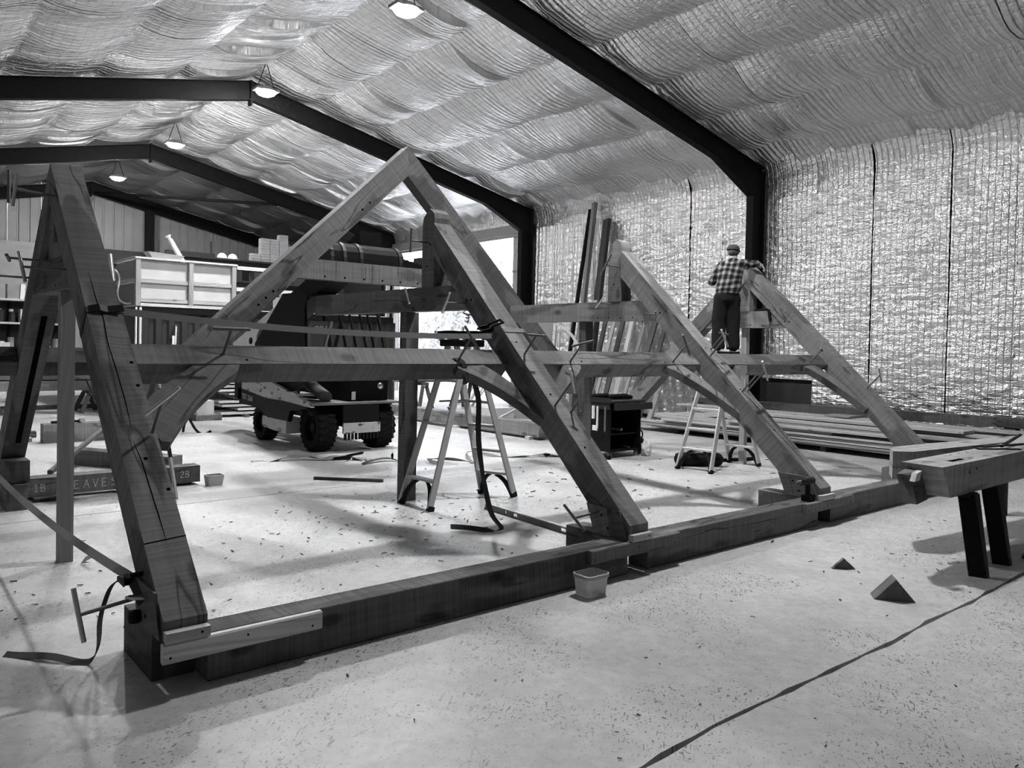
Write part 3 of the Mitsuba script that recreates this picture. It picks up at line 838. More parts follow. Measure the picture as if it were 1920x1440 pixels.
# ================================================================== T-handled draw pins, straps and small things on the frame
def tpin(base, d, bar, L=0.25, B=0.22, lab='', grp='steel T-handled draw pins in the peg holes', off=0.0, bright=False):
    k = thing('draw_pin', lab, 'pin', grp)
    base, d, bar = V(*base), unit(d), unit(bar)
    end = base + d * L
    put('shaft', cyl(base - d * 0.015, end, 0.009, 10), 'steel_grey', k, smooth=40)
    c = end + bar * off
    put('handle', cyl(c - bar * B / 2, c + bar * B / 2, 0.0115, 12), 'bright_metal' if bright else 'steel_grey', k, smooth=40)
    return k


LX = (-1, 0, 0)
x1 = TR[1][0]
tpin((x1, 6.86, 2.76), (-1, 0.0, 0.10), (0.0, 0.10, 1), 0.27, 0.24, 'T-handled pin high on the nearest truss, left one of the upright pair')
tpin((x1, 6.74, 2.74), (-1, -0.05, 0.04), (0.1, -0.08, 1), 0.25, 0.24, 'T-handled pin high on the nearest truss, right one of the upright pair', bright=True)
tpin((x1, 6.93, 2.27), (-1, 0.1, 0.03), (0.3, 0.9, -0.35), 0.26, 0.10, 'short T-handled pin pointing left from the king post foot of the nearest truss')
tpin((x1, 6.30, 2.17), (-1, 0.05, 0.0), (0.15, -0.25, -1), 0.26, 0.22, 'T-handled pin in the collar joint of the nearest truss, handle hanging down', bright=True)
tpin((x1 + 0.01, 7.78, 2.19), (-1, 0.1, 0.02), (0.0, 0.05, 1), 0.27, 0.22, 'T-handled pin at the left edge, in the far collar joint')
tpin((x1 - 0.012, 4.24, 0.405), (-1, -0.1, -0.10), (0.14, -0.25, -1), 0.30, 0.26, 'chromed T-handled pin low down in the foot of the nearest truss', bright=True)
tpin((1.31, 4.83, 1.17), OUT, (0.55, -0.3, 0.55), 0.25, 0.24, 'T-handled pin standing out of the first rafter beside its curved brace', bright=True)
tpin((1.91, 5.44, 1.585), OUT, (1, -0.05, 0.0), 0.26, 0.24, 'T-handled pin standing out of the chalked purlin, left end')
tpin((3.90, 5.46, 1.575), OUT, (0.7, 0.2, -0.75), 0.26, 0.26, 'T-handled pin standing out of the purlin just left of the second rafter')
x2 = TR[2][0]
tpin((x2, 6.79, 2.74), LX, (0.03, 0.0, 1), 0.20, 0.24, 'thin T-handled pin near the top of the second king post')
tpin((x2 + 0.018, 6.86, 2.16), (-1, -0.2, 0.1), (-0.2, -0.75, -0.75), 0.24, 0.22, 'pale T-handled pin above the dark collar of the second truss', bright=True)
tpin((x2, 6.10, 2.10), (-1, 0.12, -0.02), (0, -0.6, 0.9), 0.22, 0.22, 'T-handled pin where the dark collar meets the second rafter', bright=True)
tpin((x2 - 0.014, 4.28, 0.42), (-1, 0.1, -0.10), (0.5, -0.55, -0.9), 0.24, 0.26, 'T-handled pin in the heel block of the second truss')
tpin((4.50, 5.31, 1.625), OUT, (1, 0, -0.02), 0.24, 0.22, 'T-handled pin standing out of the second rafter, level handle')
tpin((4.47, 4.86, 1.205), OUT, (0.5, 0.3, -0.75), 0.30, 0.26, 'T-handled pin low on the second rafter, handle tilted down to the right', bright=True)
tpin((4.60, 4.80, 1.15), OUT, (0.1, 0.2, 1), 0.16, 0.20, 'short T-handled pin low on the second rafter, upright handle', bright=True)
tpin((5.21, 5.46, 1.565), OUT, (0.8, -0.45, 0.25), 0.24, 0.22, 'T-handled pin on the middle purlin, right of the second rafter')
x3 = TR[3][0]
tpin((x3 + 0.01, 6.74, 2.72), (-1, 0.0, 0.02), (0.1, -0.5, 0.9), 0.22, 0.30, 'dark T-handled pin near the top of the third king post')
tpin((x3 + 0.015, 6.86, 2.26), (-1, 0.0, 0.02), (-0.3, -0.85, 0.5), 0.20, 0.24, 'T-handled pin in the pale collar below the third king post', bright=True)
tpin((x3, 6.10, 2.11), (-1, 0.05, 0.02), (0.05, -0.25, -1), 0.22, 0.28, 'T-handled pin where the pale collar meets the third rafter', bright=True)
tpin((6.75, 5.46, 1.565), OUT, (0.65, 0.2, -0.65), 0.26, 0.30, 'T-handled pin on the middle purlin, just left of the third rafter')
tpin((7.23, 5.32, 1.64), OUT, (0.75, 0.2, -0.65), 0.27, 0.28, 'T-handled pin on the third rafter above the purlin, left of a pair', bright=True)
tpin((7.35, 5.40, 1.715), OUT, (1, 0, -0.1), 0.24, 0.16, 'T-handled pin on the third rafter above the purlin, right of a pair')
tpin((7.27, 4.92, 1.265), OUT, (1, 0.1, -0.1), 0.26, 0.24, 'T-handled pin on the third rafter below the purlin, left of a pair')
tpin((7.39, 4.93, 1.275), OUT, (0.7, 0.2, -0.7), 0.30, 0.30, 'T-handled pin on the third rafter below the purlin, right of a pair', bright=True)
tpin((9.58, 5.46, 1.565), OUT, (0.8, 0.1, -0.6), 0.24, 0.06, 'thin pin on the right end of the farthest purlin')
tpin((10.06, 4.90, 1.255), OUT, (0.7, 0.2, -0.65), 0.24, 0.28, 'T-handled pin on the farthest rafter, against the foil wall', bright=True)


# ---- ratchet straps
def ratchet(parent, O, U, W2, L=0.24, w=0.055):
    """a ratchet buckle: two cheek plates, spindle, handle, seen lying along U"""
    O, U, W2 = V(*O), unit(U), unit(W2)
    N = np.cross(U, W2)
    r = put('ratchet', [extr([(0, -0.012), (L * 0.55, -0.018), (L * 0.62, 0.0), (L * 0.55, 0.03), (0.03, 0.02), (0, 0.01)], O + N * s, U, W2, -0.0025, 0.0025) for s in (-w / 2, w / 2)]
            + [cyl(O + U * L * 0.5 + W2 * 0.005 - N * w / 2, O + U * L * 0.5 + W2 * 0.005 + N * w / 2, 0.020, 14), cyl(O + U * 0.015 - N * w / 2, O + U * 0.015 + N * w / 2, 0.007, 10)], 'black', parent)
    put('ratchet_handle', [extr([(L * 0.42, 0.02), (L * 1.0, 0.055), (L * 1.03, 0.075), (L * 0.95, 0.078), (L * 0.45, 0.045)], O + N * s, U, W2, -0.002, 0.002) for s in (-w / 2 + 0.006, w / 2 - 0.006)]
        + [cyl(O + U * L * 0.98 + W2 * 0.066 - N * w / 2, O + U * L * 0.98 + W2 * 0.066 + N * w / 2, 0.011, 10)], 'black', r)
    return r


s1 = thing('ratchet_strap', 'ratchet strap pulled tight between the first and second rafters', 'strap')
n1 = unit((0, -0.9, 1)); up1 = unit((0, 1, 0.9))
p_on1 = lambda xx, y: V(xx, y, TR[1][1] + TR[1][2] * (y - YF))
p_on2 = lambda xx, y: V(xx, y, TR[2][1] + TR[2][2] * (y - YF))
yw, yw2 = 5.66, 5.53
A0, B0 = p_on1(x1 + RW + 0.004, yw), p_on2(x2 - 0.004, yw2) + V(0, 0.10, -0.05)
sag = [A0 + (B0 - A0) * t + V(0, 0, -0.05 * 4 * t * (1 - t)) for t in np.linspace(0, 1, 25)]
put('webbing_span', ribbon(sag, unit((0, 0.25, 1)) * 0.024, 0.003), 'webbing', s1)
wrap = [p_on1(x1 - 0.004, yw) - n1 * 0.22, p_on1(x1 - 0.004, yw), p_on1(x1 - 0.002, yw) + n1 * 0.004, p_on1(x1 + RW * 0.5, yw) + n1 * 0.005, p_on1(x1 + RW, yw) + n1 * 0.004, p_on1(x1 + RW + 0.004, yw), p_on1(x1 + RW + 0.004, yw) - n1 * 0.22]
put('webbing_wrap', ribbon(wrap, up1 * 0.025, 0.004), 'webbing_dark', s1)
put('wear_sleeve', ribbon([p_on1(x1 + 0.012, yw) + n1 * 0.008, p_on1(x1 + RW * 0.35, yw) + n1 * 0.028, p_on1(x1 + RW * 0.6, yw) + n1 * 0.012, p_on1(x1 + RW + 0.004, yw) + n1 * 0.03], up1 * 0.032, 0.004), 'black', s1)
n2 = unit((0, -0.94, 1)); up2 = unit((0, 1, 0.94))
wrap2 = [p_on2(x2 - 0.004, yw2) - n2 * 0.20, p_on2(x2 - 0.004, yw2), p_on2(x2, yw2) + n2 * 0.005, p_on2(x2 + RW, yw2) + n2 * 0.005, p_on2(x2 + RW + 0.03, yw2) + n2 * 0.012, p_on2(x2 + RW + 0.004, yw2) - n2 * 0.03]
put('webbing_wrap', ribbon(wrap2, up2 * 0.025, 0.004), 'webbing', s1)
ratchet(s1, p_on2(x2 - 0.235, yw2) + V(0, 0.05, -0.005), (1, 0, 0.14), unit((0, -0.6, 1)), 0.23, 0.06)
# its loose tail, hanging from the purlin to the floor
s2 = thing('hanging_strap', 'long strap tail hanging from the purlin down to a loop on the floor', 'strap')
tp = spline([(4.16, 5.62, 1.40), (4.21, 5.62, 1.33), (4.24, 5.615, 1.0), (4.285, 5.61, 0.6), (4.37, 5.60, 0.25), (4.44, 5.57, 0.10), (4.48, 5.55, 0.04), (4.46, 5.60, 0.012), (4.36, 5.68, 0.02), (4.24, 5.80, 0.035), (4.12, 5.84, 0.05)], 60)
tt = np.linspace(0, 1, 60)
ang = np.interp(tt, [0, 0.15, 0.3, 0.45, 0.6, 0.75, 0.85, 1], [0.0, 0.3, 0.6, 1.35, 0.5, 0.2, 0.6, 0.9])
wv = np.stack([np.cos(ang), -np.sin(ang) * 0.9, 0 * ang], 1) * 0.025
wv[48:] = np.stack([0.25 + 0 * ang[48:], 0.5 + 0 * ang[48:], 0.8 + 0 * ang[48:]], 1) * 0.025
put('webbing', ribbon(tp, wv, 0.003), 'webbing_dark', s2)
tp = spline([(3.83, 5.47, 1.585), (3.93, 5.40, 1.50), (3.94, 5.42, 1.40), (4.05, 5.55, 1.37), (4.16, 5.62, 1.40)], 24)
put('webbing_loop', ribbon(tp, (0.018, 0.0, 0.004), 0.003), 'webbing_dark', s2)

s3 = thing('ratchet_strap', 'ratchet strap running across the floor between the two feet of the nearest truss', 'strap')
a, b = V(1.10, 4.42, 0.46), V(1.06, 9.35, 0.36)
put('webbing_span', ribbon([a + (b - a) * t + V(0, 0, -0.06 * 4 * t * (1 - t)) for t in np.linspace(0.0, 1, 20)], unit((0.75, 0, 0.6)) * 0.024, 0.003), 'webbing', s3)
put('webbing_end', ribbon([V(1.10, 4.42, 0.46), V(1.105, 4.32, 0.42), V(1.11, 4.24, 0.37)], unit((0.75, 0, 0.6)) * 0.025, 0.004), 'webbing_dark', s3)
ratchet(s3, (1.085, 4.50, 0.445), (0.05, -1, -0.05), (0, -0.05, 1), 0.20, 0.06)
tail = spline([(1.085, 4.50, 0.43), (1.05, 4.56, 0.40), (1.02, 4.60, 0.30), (1.0, 4.62, 0.18), (0.985, 4.58, 0.07), (0.95, 4.56, 0.016), (0.88, 4.62, 0.010), (0.80, 4.72, 0.022), (0.70, 4.85, 0.012), (0.62, 4.95, 0.006)], 50)
aw = np.interp(np.linspace(0, 1, 50), [0, 0.3, 0.5, 0.65, 1], [0.2, 0.5, 0.9, 0.9, 0.7])
put('webbing_tail', ribbon(tail, np.stack([np.cos(aw) * 0.6, np.sin(aw), 0.25 + 0 * aw], 1) * 0.030, 0.003), 'webbing_dark', s3)
put('shackle', tube(spline([(1.12, 4.17, 0.41), (1.05, 4.19, 0.415), (1.05, 4.28, 0.40), (1.12, 4.30, 0.39)], 16), 0.008, 8), 'bright_metal', s3, smooth=True)
put('knob', [lathe([(0, -0.03), (0.028, -0.025), (0.034, 0), (0.03, 0.03), (0, 0.036)], (1.09, 4.30, 0.285), n=16)], 'black', label='black round knob on the sole piece at the foot of the nearest truss', cat='knob', smooth=True)

# ---- drill leaning on the third heel block
dk = thing('cordless_drill', 'black cordless drill propped against the heel of the third truss', 'drill')
do = V(7.10, 4.02, 0.25)
put('battery', box(do + V(-0.055, -0.045, 0.0), do + V(0.055, 0.045, 0.055)), 'black', dk)
put('grip', beam(do + V(-0.01, 0, 0.05), do + V(0.0, 0.01, 0.16), 0.045, 0.05, (1, 0, 0), 0.012), 'black', dk)
put('body', cyl(do + V(-0.10, 0.03, 0.185), do + V(0.06, -0.01, 0.195), 0.036, 16), 'dark_paint', dk, smooth=40)
put('chuck', cyl(do + V(-0.10, 0.03, 0.185), do + V(-0.155, 0.044, 0.182), 0.024, 14, 0.012), 'steel_grey', dk, smooth=40)

# ---- on the floor: tub, spirit level, offcuts, bar, straps, plumb bob, chips
tk = thing('plastic_tub', 'clear plastic tub of screws on the floor against the long floor beam', 'tub')
tx, ty = 3.87, 3.80
def rrect(w, h, r, n=5):
    return np.array(sbox(-w / 2 + r, -h / 2 + r, w / 2 - r, h / 2 - r).buffer(r, n).exterior.coords)[:-1]
ra, rb, rc = rrect(0.18, 0.145, 0.03), rrect(0.205, 0.17, 0.035), rrect(0.196, 0.161, 0.034)
def loft(rings):
    n = len(rings[0][0]); v = np.vstack([np.c_[r[0], np.full(n, r[1])] for r in rings]); f = []
    for k in range(len(rings) - 1):
        for i in range(n):
            j = (i + 1) % n
            f += [[k * n + i, k * n + j, (k + 1) * n + j], [k * n + i, (k + 1) * n + j, (k + 1) * n + i]]
    return trimesh.Trimesh(v, f, process=False)
w_ = loft([(ra * 0.02, 0.002), (ra, 0.002), (rb, 0.145)]); w_.apply_translation((tx, ty, 0))
put('wall', w_, 'clear_plastic', tk, smooth=30)
rm = loft([(rb, 0.122), (rb * 1.05, 0.124), (rb * 1.06, 0.148), (rb, 0.150), (rb * 0.985, 0.146)]); rm.apply_translation((tx, ty, 0))
put('rim', rm, 'fibre', tk)
scr = []
for q in range(90):
    a_ = rng.uniform(0, 6.28); p_ = V(tx + rng.uniform(-0.07, 0.07), ty + rng.uniform(-0.055, 0.055), rng.uniform(0.008, 0.05))
    dd = V(math.cos(a_), math.sin(a_), rng.uniform(-0.3, 0.3)) * 0.025
    scr.append(cyl(p_ - dd, p_ + dd, 0.0032, 5))
k = put('screws', scr, 'steel_grey', tk, kind='stuff')

lk = thing('spirit_level', 'long aluminium spirit level lying on the floor by the second truss foot', 'spirit level')
la, lb = V(5.00, 6.46, 0), V(4.90, 4.70, 0)
ld = unit(lb - la); ln = np.cross((0, 0, 1), ld)
L_ = np.linalg.norm(lb - la)
fr = Polygon([(0, 0), (L_, 0), (L_, 0.062), (0, 0.062)])
for c in (0.33, 0.47, L_ - 0.55): fr = fr.difference(sbox(c, 0.014, c + (0.09 if c != 0.33 else 0.045), 0.048))
put('rail', extr(fr, la, ld, (0, 0, 1), -0.011, 0.011), 'steel_grey', lk)
put('rail_edge', [extr([(0, 0.058), (L_, 0.058), (L_, 0.066), (0, 0.066)], la, ld, (0, 0, 1), -0.013, 0.013)], 'alloy', lk)
put('vial', cyl(la + ld * 0.84 + V(0, 0, 0.052) - ln * 0, la + ld * 0.90 + V(0, 0, 0.052), 0.008, 10), 'white_paint', lk)

ok_ = thing('offcut', 'small triangular oak offcut on the floor, the farther of two', 'offcut', 'triangular oak offcuts on the bare floor')
def prism_tri(p, q, w, h, lean, bank, seed, key):
    p, q = V(*p, 0), V(*q, 0)
    d = unit(q - p); nn = V(-d[1], d[0], 0)
    L2 = np.linalg.norm(q - p)
    m = extr([(0, 0.0), (L2, 0.0), (L2 * lean, h)], p, d, (0, 0, 1), -w, 0)
    put('wedge', m, 'oak', key, grain=tuple(nn), bank=bank, seed=seed)
prism_tri((5.845, 3.09), (5.985, 2.965), 0.03, 0.085, 0.5, 3, 5, ok_)
ok2 = thing('offcut', 'larger triangular oak offcut on the floor, the nearer of two', 'offcut', 'triangular oak offcuts on the bare floor')
prism_tri((5.36, 2.52), (5.52, 2.305), 0.14, 0.15, 0.52, 3, 6, ok2)
put('batten_offcut', beam((4.33, 9.08, 0.02), (4.93, 8.44, 0.02), 0.035, 0.035), 'oak', grain=(0.6, -0.64, 0), bank=0, label='thin dark bar lying alone on the floor below the lifting truck', cat='bar')
put('paper_scrap', extr([(0, 0), (0.06, 0.01), (0.03, 0.02), (0.08, 0.05), (0.06, 0.08), (0.02, 0.05)], (1.30, 6.62, 0.002), (1, -0.6, 0), (0.3, 0.3, 0.9), 0, 0.003), 'ply', label='small curled shaving on the floor right of the leftmost prop', cat='shaving')

# strap heaps
hs = thing('strap_heap', 'crumpled ratchet strap lying on the floor in front of the truck', 'strap')
def px_floor(pts): return [V(a, b, c) for a, b, c in pts]
p1_ = spline([(4.25, 10.9, 0.01), (4.65, 10.75, 0.03), (4.95, 10.65, 0.06), (5.15, 10.5, 0.02), (5.35, 10.45, 0.05), (5.5, 10.3, 0.04), (5.75, 10.15, 0.01)], 50)
put('webbing', ribbon(p1_, np.stack([0.2 + 0.3 * np.sin(np.arange(50) * 0.3), 0.9 + 0 * np.arange(50), 0.35 * np.sin(np.arange(50) * 0.45)], 1) * 0.05, 0.004), 'webbing', hs)
ratchet(hs, (5.22, 10.35, 0.03), (0.85, -0.5, 0.05), (0, 0, 1), 0.42, 0.10)
p1_ = spline([(5.5, 10.3, 0.02), (5.6, 10.05, 0.01), (5.42, 9.85, 0.01), (5.75, 9.95, 0.04), (5.95, 9.75, 0.01)], 30)
put('webbing_tail', ribbon(p1_, (0.02, 0.05, 0.004), 0.004), 'webbing_dark', hs)
hs2 = thing('strap_heap', 'loose pale strap lying in loops on the floor behind the step ladder', 'strap')
p2_ = spline([(6.35, 9.25, 0.01), (6.25, 9.45, 0.05), (6.55, 9.35, 0.05), (6.75, 9.1, 0.02), (7.0, 9.55, 0.05), (7.15, 9.7, 0.07), (7.5, 9.4, 0.01), (7.95, 9.1, 0.02), (8.3, 8.9, 0.01)], 60)
put('webbing', ribbon(p2_, np.stack([0.3 * np.cos(np.arange(60) * 0.2), 0.8 + 0 * np.arange(60), 0.45 * np.sin(np.arange(60) * 0.35 + 1)], 1) * 0.05, 0.004), 'webbing', hs2)
bc = thing('bar_clamp', 'dark bar clamp lying on the floor beyond the step ladder', 'clamp')
put('bar', beam((8.15, 9.0, 0.02), (8.75, 8.30, 0.02), 0.025, 0.012), 'black', bc)
put('jaw', [box((8.10, 8.98, 0.0), (8.18, 9.06, 0.05)), box((8.72, 8.26, 0), (8.79, 8.34, 0.06))], 'black', bc)
put('screw', cyl((8.35, 8.72, 0.03), (8.42, 8.82, 0.09), 0.012, 8), 'black', bc)
pb = thing('plumb_bob', 'plumb bob on a thin string just above the floor, left of the dark prop', 'plumb bob')
put('bob', lathe([(0, 0.0), (0.014, 0.03), (0.02, 0.07), (0.012, 0.085), (0.006, 0.1), (0, 0.1)], (5.78, 9.65, 0.06), n=12), 'black', pb, smooth=True)
put('string', cyl((5.78, 9.65, 0.16), (5.78, 9.65, 2.5), 0.0012, 5), 'webbing', pb)

# wood chips: too small to tell apart
r = np.random.default_rng(21)
chips = []
def chip(x, y, s):
    a = r.uniform(0, 6.28); L2, w2 = s * r.uniform(0.5, 1.5), s * r.uniform(0.12, 0.4)
    m = trimesh.creation.box(extents=(L2, w2, 0.003 + 0.25 * w2 * r.random()))
    m.apply_transform(trimesh.transformations.euler_matrix(r.uniform(-0.25, 0.25), r.uniform(-0.25, 0.25), a)); m.apply_translation((x, y, 0.006)); return m
for n, (cx_, cy_), (sx, sy), s in ((150, (3.6, 6.4), (0.9, 0.8), 0.030), (70, (4.3, 6.6), (0.5, 0.7), 0.04), (70, (1.9, 5.4), (0.8, 0.9), 0.024), (110, (6.9, 6.6), (1.2, 1.0), 0.045), (60, (2.6, 7.2), (1.2, 1.2), 0.028),
                                    (60, (8.9, 6.6), (1.2, 0.9), 0.06), (90, (3.2, 2.4), (1.4, 0.9), 0.014), (70, (6.2, 2.9), (0.8, 0.5), 0.024), (80, (5.0, 7.3), (1.6, 0.8), 0.035), (30, (1.1, 5.4), (0.3, 0.5), 0.03)):
    for q in range(int(n * 0.42)):
        xx, yy = cx_ + r.normal() * sx, cy_ + r.normal() * sy
        if abs(yy - 4.06) < 0.2 or xx < 0.3: continue
        chips.append(chip(xx, yy, s))
put('wood_chips', chips, 'dark_paint', label='wood chips and shavings scattered over the floor around the frame', cat='wood chips', kind='stuff')

# ================================================================== ladders, trestle timbers, trolley, stacked boards
def hullmesh(pts):
    return trimesh.convex.convex_hull(np.array(pts, float))


def ladder(name, lab, A, B, top, zt, treadsA, treadsB, mat):
    """double-sided step ladder: A and B are the foot points (far, near) of each side; top the centre of the cap"""
    k = thing(name, lab, 'ladder', None)
    A, B = [V(*p, 0) for p in A], [V(*p, 0) for p in B]
    wd = unit(A[1] - A[0])
    topc = V(*top, zt)
    half = 0.17
    put('cap', extr(chrect(0.27, 0.075, 0.012), topc - wd * (half + 0.05) + V(0, 0, -0.037), np.cross(wd, (0, 0, 1)), (0, 0, 1), 0, 2 * half + 0.10) if np.dot(np.cross(np.cross(wd, (0, 0, 1)), (0, 0, 1)), wd) > 0 else
        extr(chrect(0.27, 0.075, 0.012), topc + wd * (half + 0.05) + V(0, 0, -0.037), np.cross(wd, (0, 0, 1)), (0, 0, 1), 0, 2 * half + 0.10), 'black', k)
    for side, F, treads in ((-1, A, treadsA), (1, B, treadsB)):
        out = unit((F[0] + F[1]) / 2 - V(*top, 0))
        tops = [topc + wd * s * half + out * 0.06 + V(0, 0, -0.07) for s in (-1, 1)]
        rails = []
        for f, t in zip(F, tops):
            rails.append((f, t))
            put('rail', beam(f + V(0, 0, 0.03), t, 0.028, 0.072, out, 0.004), mat, k)
            put('foot', beam(f, f + (t - f) * 0.03, 0.040, 0.085, out, 0.006), 'rubber', k)
        for z in treads:
            q = z / (zt - 0.07)
            a = rails[0][0] + (rails[0][1] - rails[0][0]) * q
            b = rails[1][0] + (rails[1][1] - rails[1][0]) * q
            put('tread', beam(a, b, 0.075, 0.030, (0, 0, 1), 0.004), mat, k)
        z = treads[0]; q = z / (zt - 0.07)
        a = rails[0][0] + (rails[0][1] - rails[0][0]) * q
        b = rails[1][0] + (rails[1][1] - rails[1][0]) * q
        for p0, p1, s in ((a, rails[0][0], 1), (b, rails[1][0], -1)):
            d = unit(b - a) * s
            put('knee_brace', tube(spline([p0 + d * 0.17 - V(0, 0, 0.02), p0 + d * 0.09 + (p1 - p0) * 0.25, p0 + d * 0.035 + (p1 - p0) * 0.62, p1 + (p0 - p1) * 0.08 + d * 0.015], 8), [0.016, 0.02, 0.024, 0.026, 0.028, 0.03, 0.03, 0.03], 6), 'black', k)
    put('spreader', [beam((A[0] + (topc - A[0]) * 0.62), (B[0] + (topc - B[0]) * 0.62), 0.006, 0.022), beam((A[1] + (topc - A[1]) * 0.62), (B[1] + (topc - B[1]) * 0.62), 0.006, 0.022)], 'steel_grey', k)
    return k


ladder('step_ladder', 'pale fibreglass step ladder standing under the purlin, behind the hanging strap', [(4.43, 7.20), (4.45, 6.68)], [(5.49, 7.18), (5.66, 6.80)], (5.02, 6.97), 1.76,
       [0.29, 0.86, 1.32], [0.27, 0.53, 0.81, 1.08, 1.35], 'fibre')
ladder('step_ladder', 'alloy step ladder under the man, beyond the third rafter', [(8.92, 7.09), (8.95, 6.53)], [(10.12, 7.05), (10.15, 6.55)], (9.50, 6.80), 1.69,
       [0.30, 0.58, 0.86, 1.14, 1.42], [0.28, 1.0], 'alloy')
tr = thing('tool_tray', 'black notched tool tray on top of the fibreglass step ladder, above the purlin', 'tray')
tp_ = [(0, 0), (0.05, 0), (0.06, 0.02), (0.12, 0.02), (0.13, 0), (0.22, 0), (0.23, 0.02), (0.30, 0.02), (0.31, 0), (0.40, 0), (0.41, 0.015), (0.50, 0.015), (0.51, 0), (0.54, 0), (0.53, 0.085), (0.45, 0.095), (0.30, 0.09), (0.15, 0.095), (0.02, 0.085)]
put('tray', extr(tp_, (4.83, 7.16, 1.762), (0.66, -0.75, 0), (0, 0, 1), -0.09, 0.09), 'black', tr)

# ---- trestle with two worked timbers at the right edge
t2 = thing('trestle_timber', 'big oak timber with a bevelled scarf end and tenon, resting on the trestle at right', 'timber', 'worked timbers on the trestle')
put('timber', hullmesh([(6.29, 2.775, .85), (6.25, 2.445, .85), (9.9, 2.44, .85), (9.9, 2.78, .85), (6.42, 2.775, .60), (6.42, 2.445, .60), (9.9, 2.44, .60), (9.9, 2.78, .60)]), 'oak', t2, grain=(1, 0, 0), bank=12, seed=131)
put('tenon', hullmesh([(6.30, 2.62, .80), (6.30, 2.74, .80), (6.12, 2.63, .78), (6.10, 2.72, .78), (6.43, 2.62, .56), (6.43, 2.74, .56), (6.24, 2.62, .54), (6.24, 2.73, .54)]), 'oak', t2, grain=(1, 0, 0), bank=4, seed=132)
put('wedge', hullmesh([(6.14, 2.60, .80), (6.22, 2.60, .815), (6.14, 2.64, .80), (6.22, 2.64, .815), (6.10, 2.60, .74), (6.19, 2.60, .745), (6.10, 2.64, .74), (6.19, 2.64, .745)]) .apply_translation((-0.03, -0.03, 0.0)), 'pine', t2, grain=(0.2, 0, 1), bank=7, seed=133)
put('mortice', extr([(6.66, 2.53), (6.93, 2.53), (6.93, 2.58), (6.66, 2.58)], (0, 0, 0), (1, 0, 0), (0, 1, 0), 0.845, 0.8508), 'hole', t2)
pegholes(t2, [(6.78, 2.445, .77), (6.93, 2.445, .785)], (0, -1, 0), 0.012)
pegholes(t2, [(7.12, 2.72, .85), (7.30, 2.72, .85), (7.46, 2.72, .85)], (0, 0, 1), 0.012)
t1 = thing('trestle_timber', 'plain squared oak timber resting on the trestle behind the bevelled one', 'timber', 'worked timbers on the trestle')
put('timber', hullmesh([(6.91, 3.12, .85), (7.03, 3.00, .85), (7.20, 3.28, .85), (10.2, 2.62, .85), (10.2, 2.88, .85), (6.91, 3.12, .605), (7.03, 3.00, .605), (7.20, 3.28, .605), (10.2, 2.62, .605), (10.2, 2.88, .605)]), 'oak', t1, grain=(1, -0.12, 0), bank=13, seed=134)
ts = thing('trestle', 'dark splay-legged steel trestle under the timbers at the right edge', 'trestle')
for xx, a_, b_ in ((6.53, 2.34, 2.24), (7.08, 2.36, 2.26)):
    put('leg', hullmesh([(xx, a_, 0), (xx + 0.03, b_ - 0.02, 0), (xx + 0.06, a_, 0), (xx + 0.09, b_ - 0.02, 0), (xx + 0.22, a_ + 0.18, 0.59), (xx + 0.25, b_ + 0.16, 0.59), (xx + 0.32, a_ + 0.18, 0.59), (xx + 0.35, b_ + 0.16, 0.59)]), 'black', ts)
put('head', hullmesh([(6.74, 2.42, .565), (6.74, 2.80, .565), (6.90, 2.42, .565), (6.90, 2.80, .565), (6.74, 2.42, .598), (6.74, 2.80, .598), (6.90, 2.42, .598), (6.90, 2.80, .598)]), 'black', ts)
ts2 = thing('trestle', 'steel trestle holding up the timbers outside the picture at right', 'trestle')
put('leg', box((9.3, 2.5, 0), (9.4, 2.6, 0.565)), 'black', ts2); put('leg', box((9.3, 3.0, 0), (9.4, 3.1, 0.565)), 'black', ts2)
put('head', box((9.28, 2.4, 0.565), (9.42, 3.2, 0.598)), 'black', ts2)
sq = thing('framing_square', 'dark steel squares and a clamp lying on the bevelled timber at the right edge', 'square')
put('blade', [beam((7.95, 2.77, 0.857), (8.9, 2.56, 0.857), 0.05, 0.010, ch=0), beam((7.75, 2.74, 0.856), (8.1, 2.50, 0.856), 0.05, 0.008, ch=0)], 'black', sq)
put('clamp_bar', beam((8.0, 2.62, 0.875), (8.75, 2.70, 0.93), 0.03, 0.02), 'black', sq)
put('chip_bar', beam((7.47, 2.24, 0.012), (8.3, 2.42, 0.012), 0.05, 0.02), 'dark_paint', label='flat dark bar lying on the floor at the right edge behind the trestle leg', cat='bar')

# ---- tool trolley
tc = thing('tool_trolley', 'black steel tool trolley with an open side full of tools, on castors', 'trolley')
X0, X1, Y0, Y1, ZB, ZT = 8.80, 9.50, 8.30, 8.92, 0.10, 0.86
put('side_panel', box((X0, Y0, ZB), (X0 + 0.015, Y1, ZT)), 'black', tc)
put('side_panel', box((X1 - 0.015, Y0, ZB), (X1, Y1, ZT)), 'black', tc)
put('back_panel', box((X0 + 0.016, Y1 - 0.015, ZB), (X1 - 0.016, Y1, ZT)), 'black', tc)
put('shelf', box((X0 + 0.016, Y0, ZB), (X1 - 0.016, Y1 - 0.016, ZB + 0.02)), 'black', tc)
put('shelf', box((X0 + 0.016, Y0 + 0.03, 0.36), (X1 - 0.016, Y1 - 0.016, 0.375)), 'black', tc)
put('worktop', [box((X0 - 0.05, Y0 - 0.04, ZT + 0.001), (X1 + 0.04, Y1 + 0.02, ZT + 0.03)), box((X0 - 0.05, Y0 - 0.04, ZT + 0.03), (X0 - 0.035, Y1 + 0.02, ZT + 0.075)), box((X0 - 0.05, Y1 + 0.005, ZT + 0.03), (X1 + 0.04, Y1 + 0.02, ZT + 0.075))], 'dark_paint', tc)
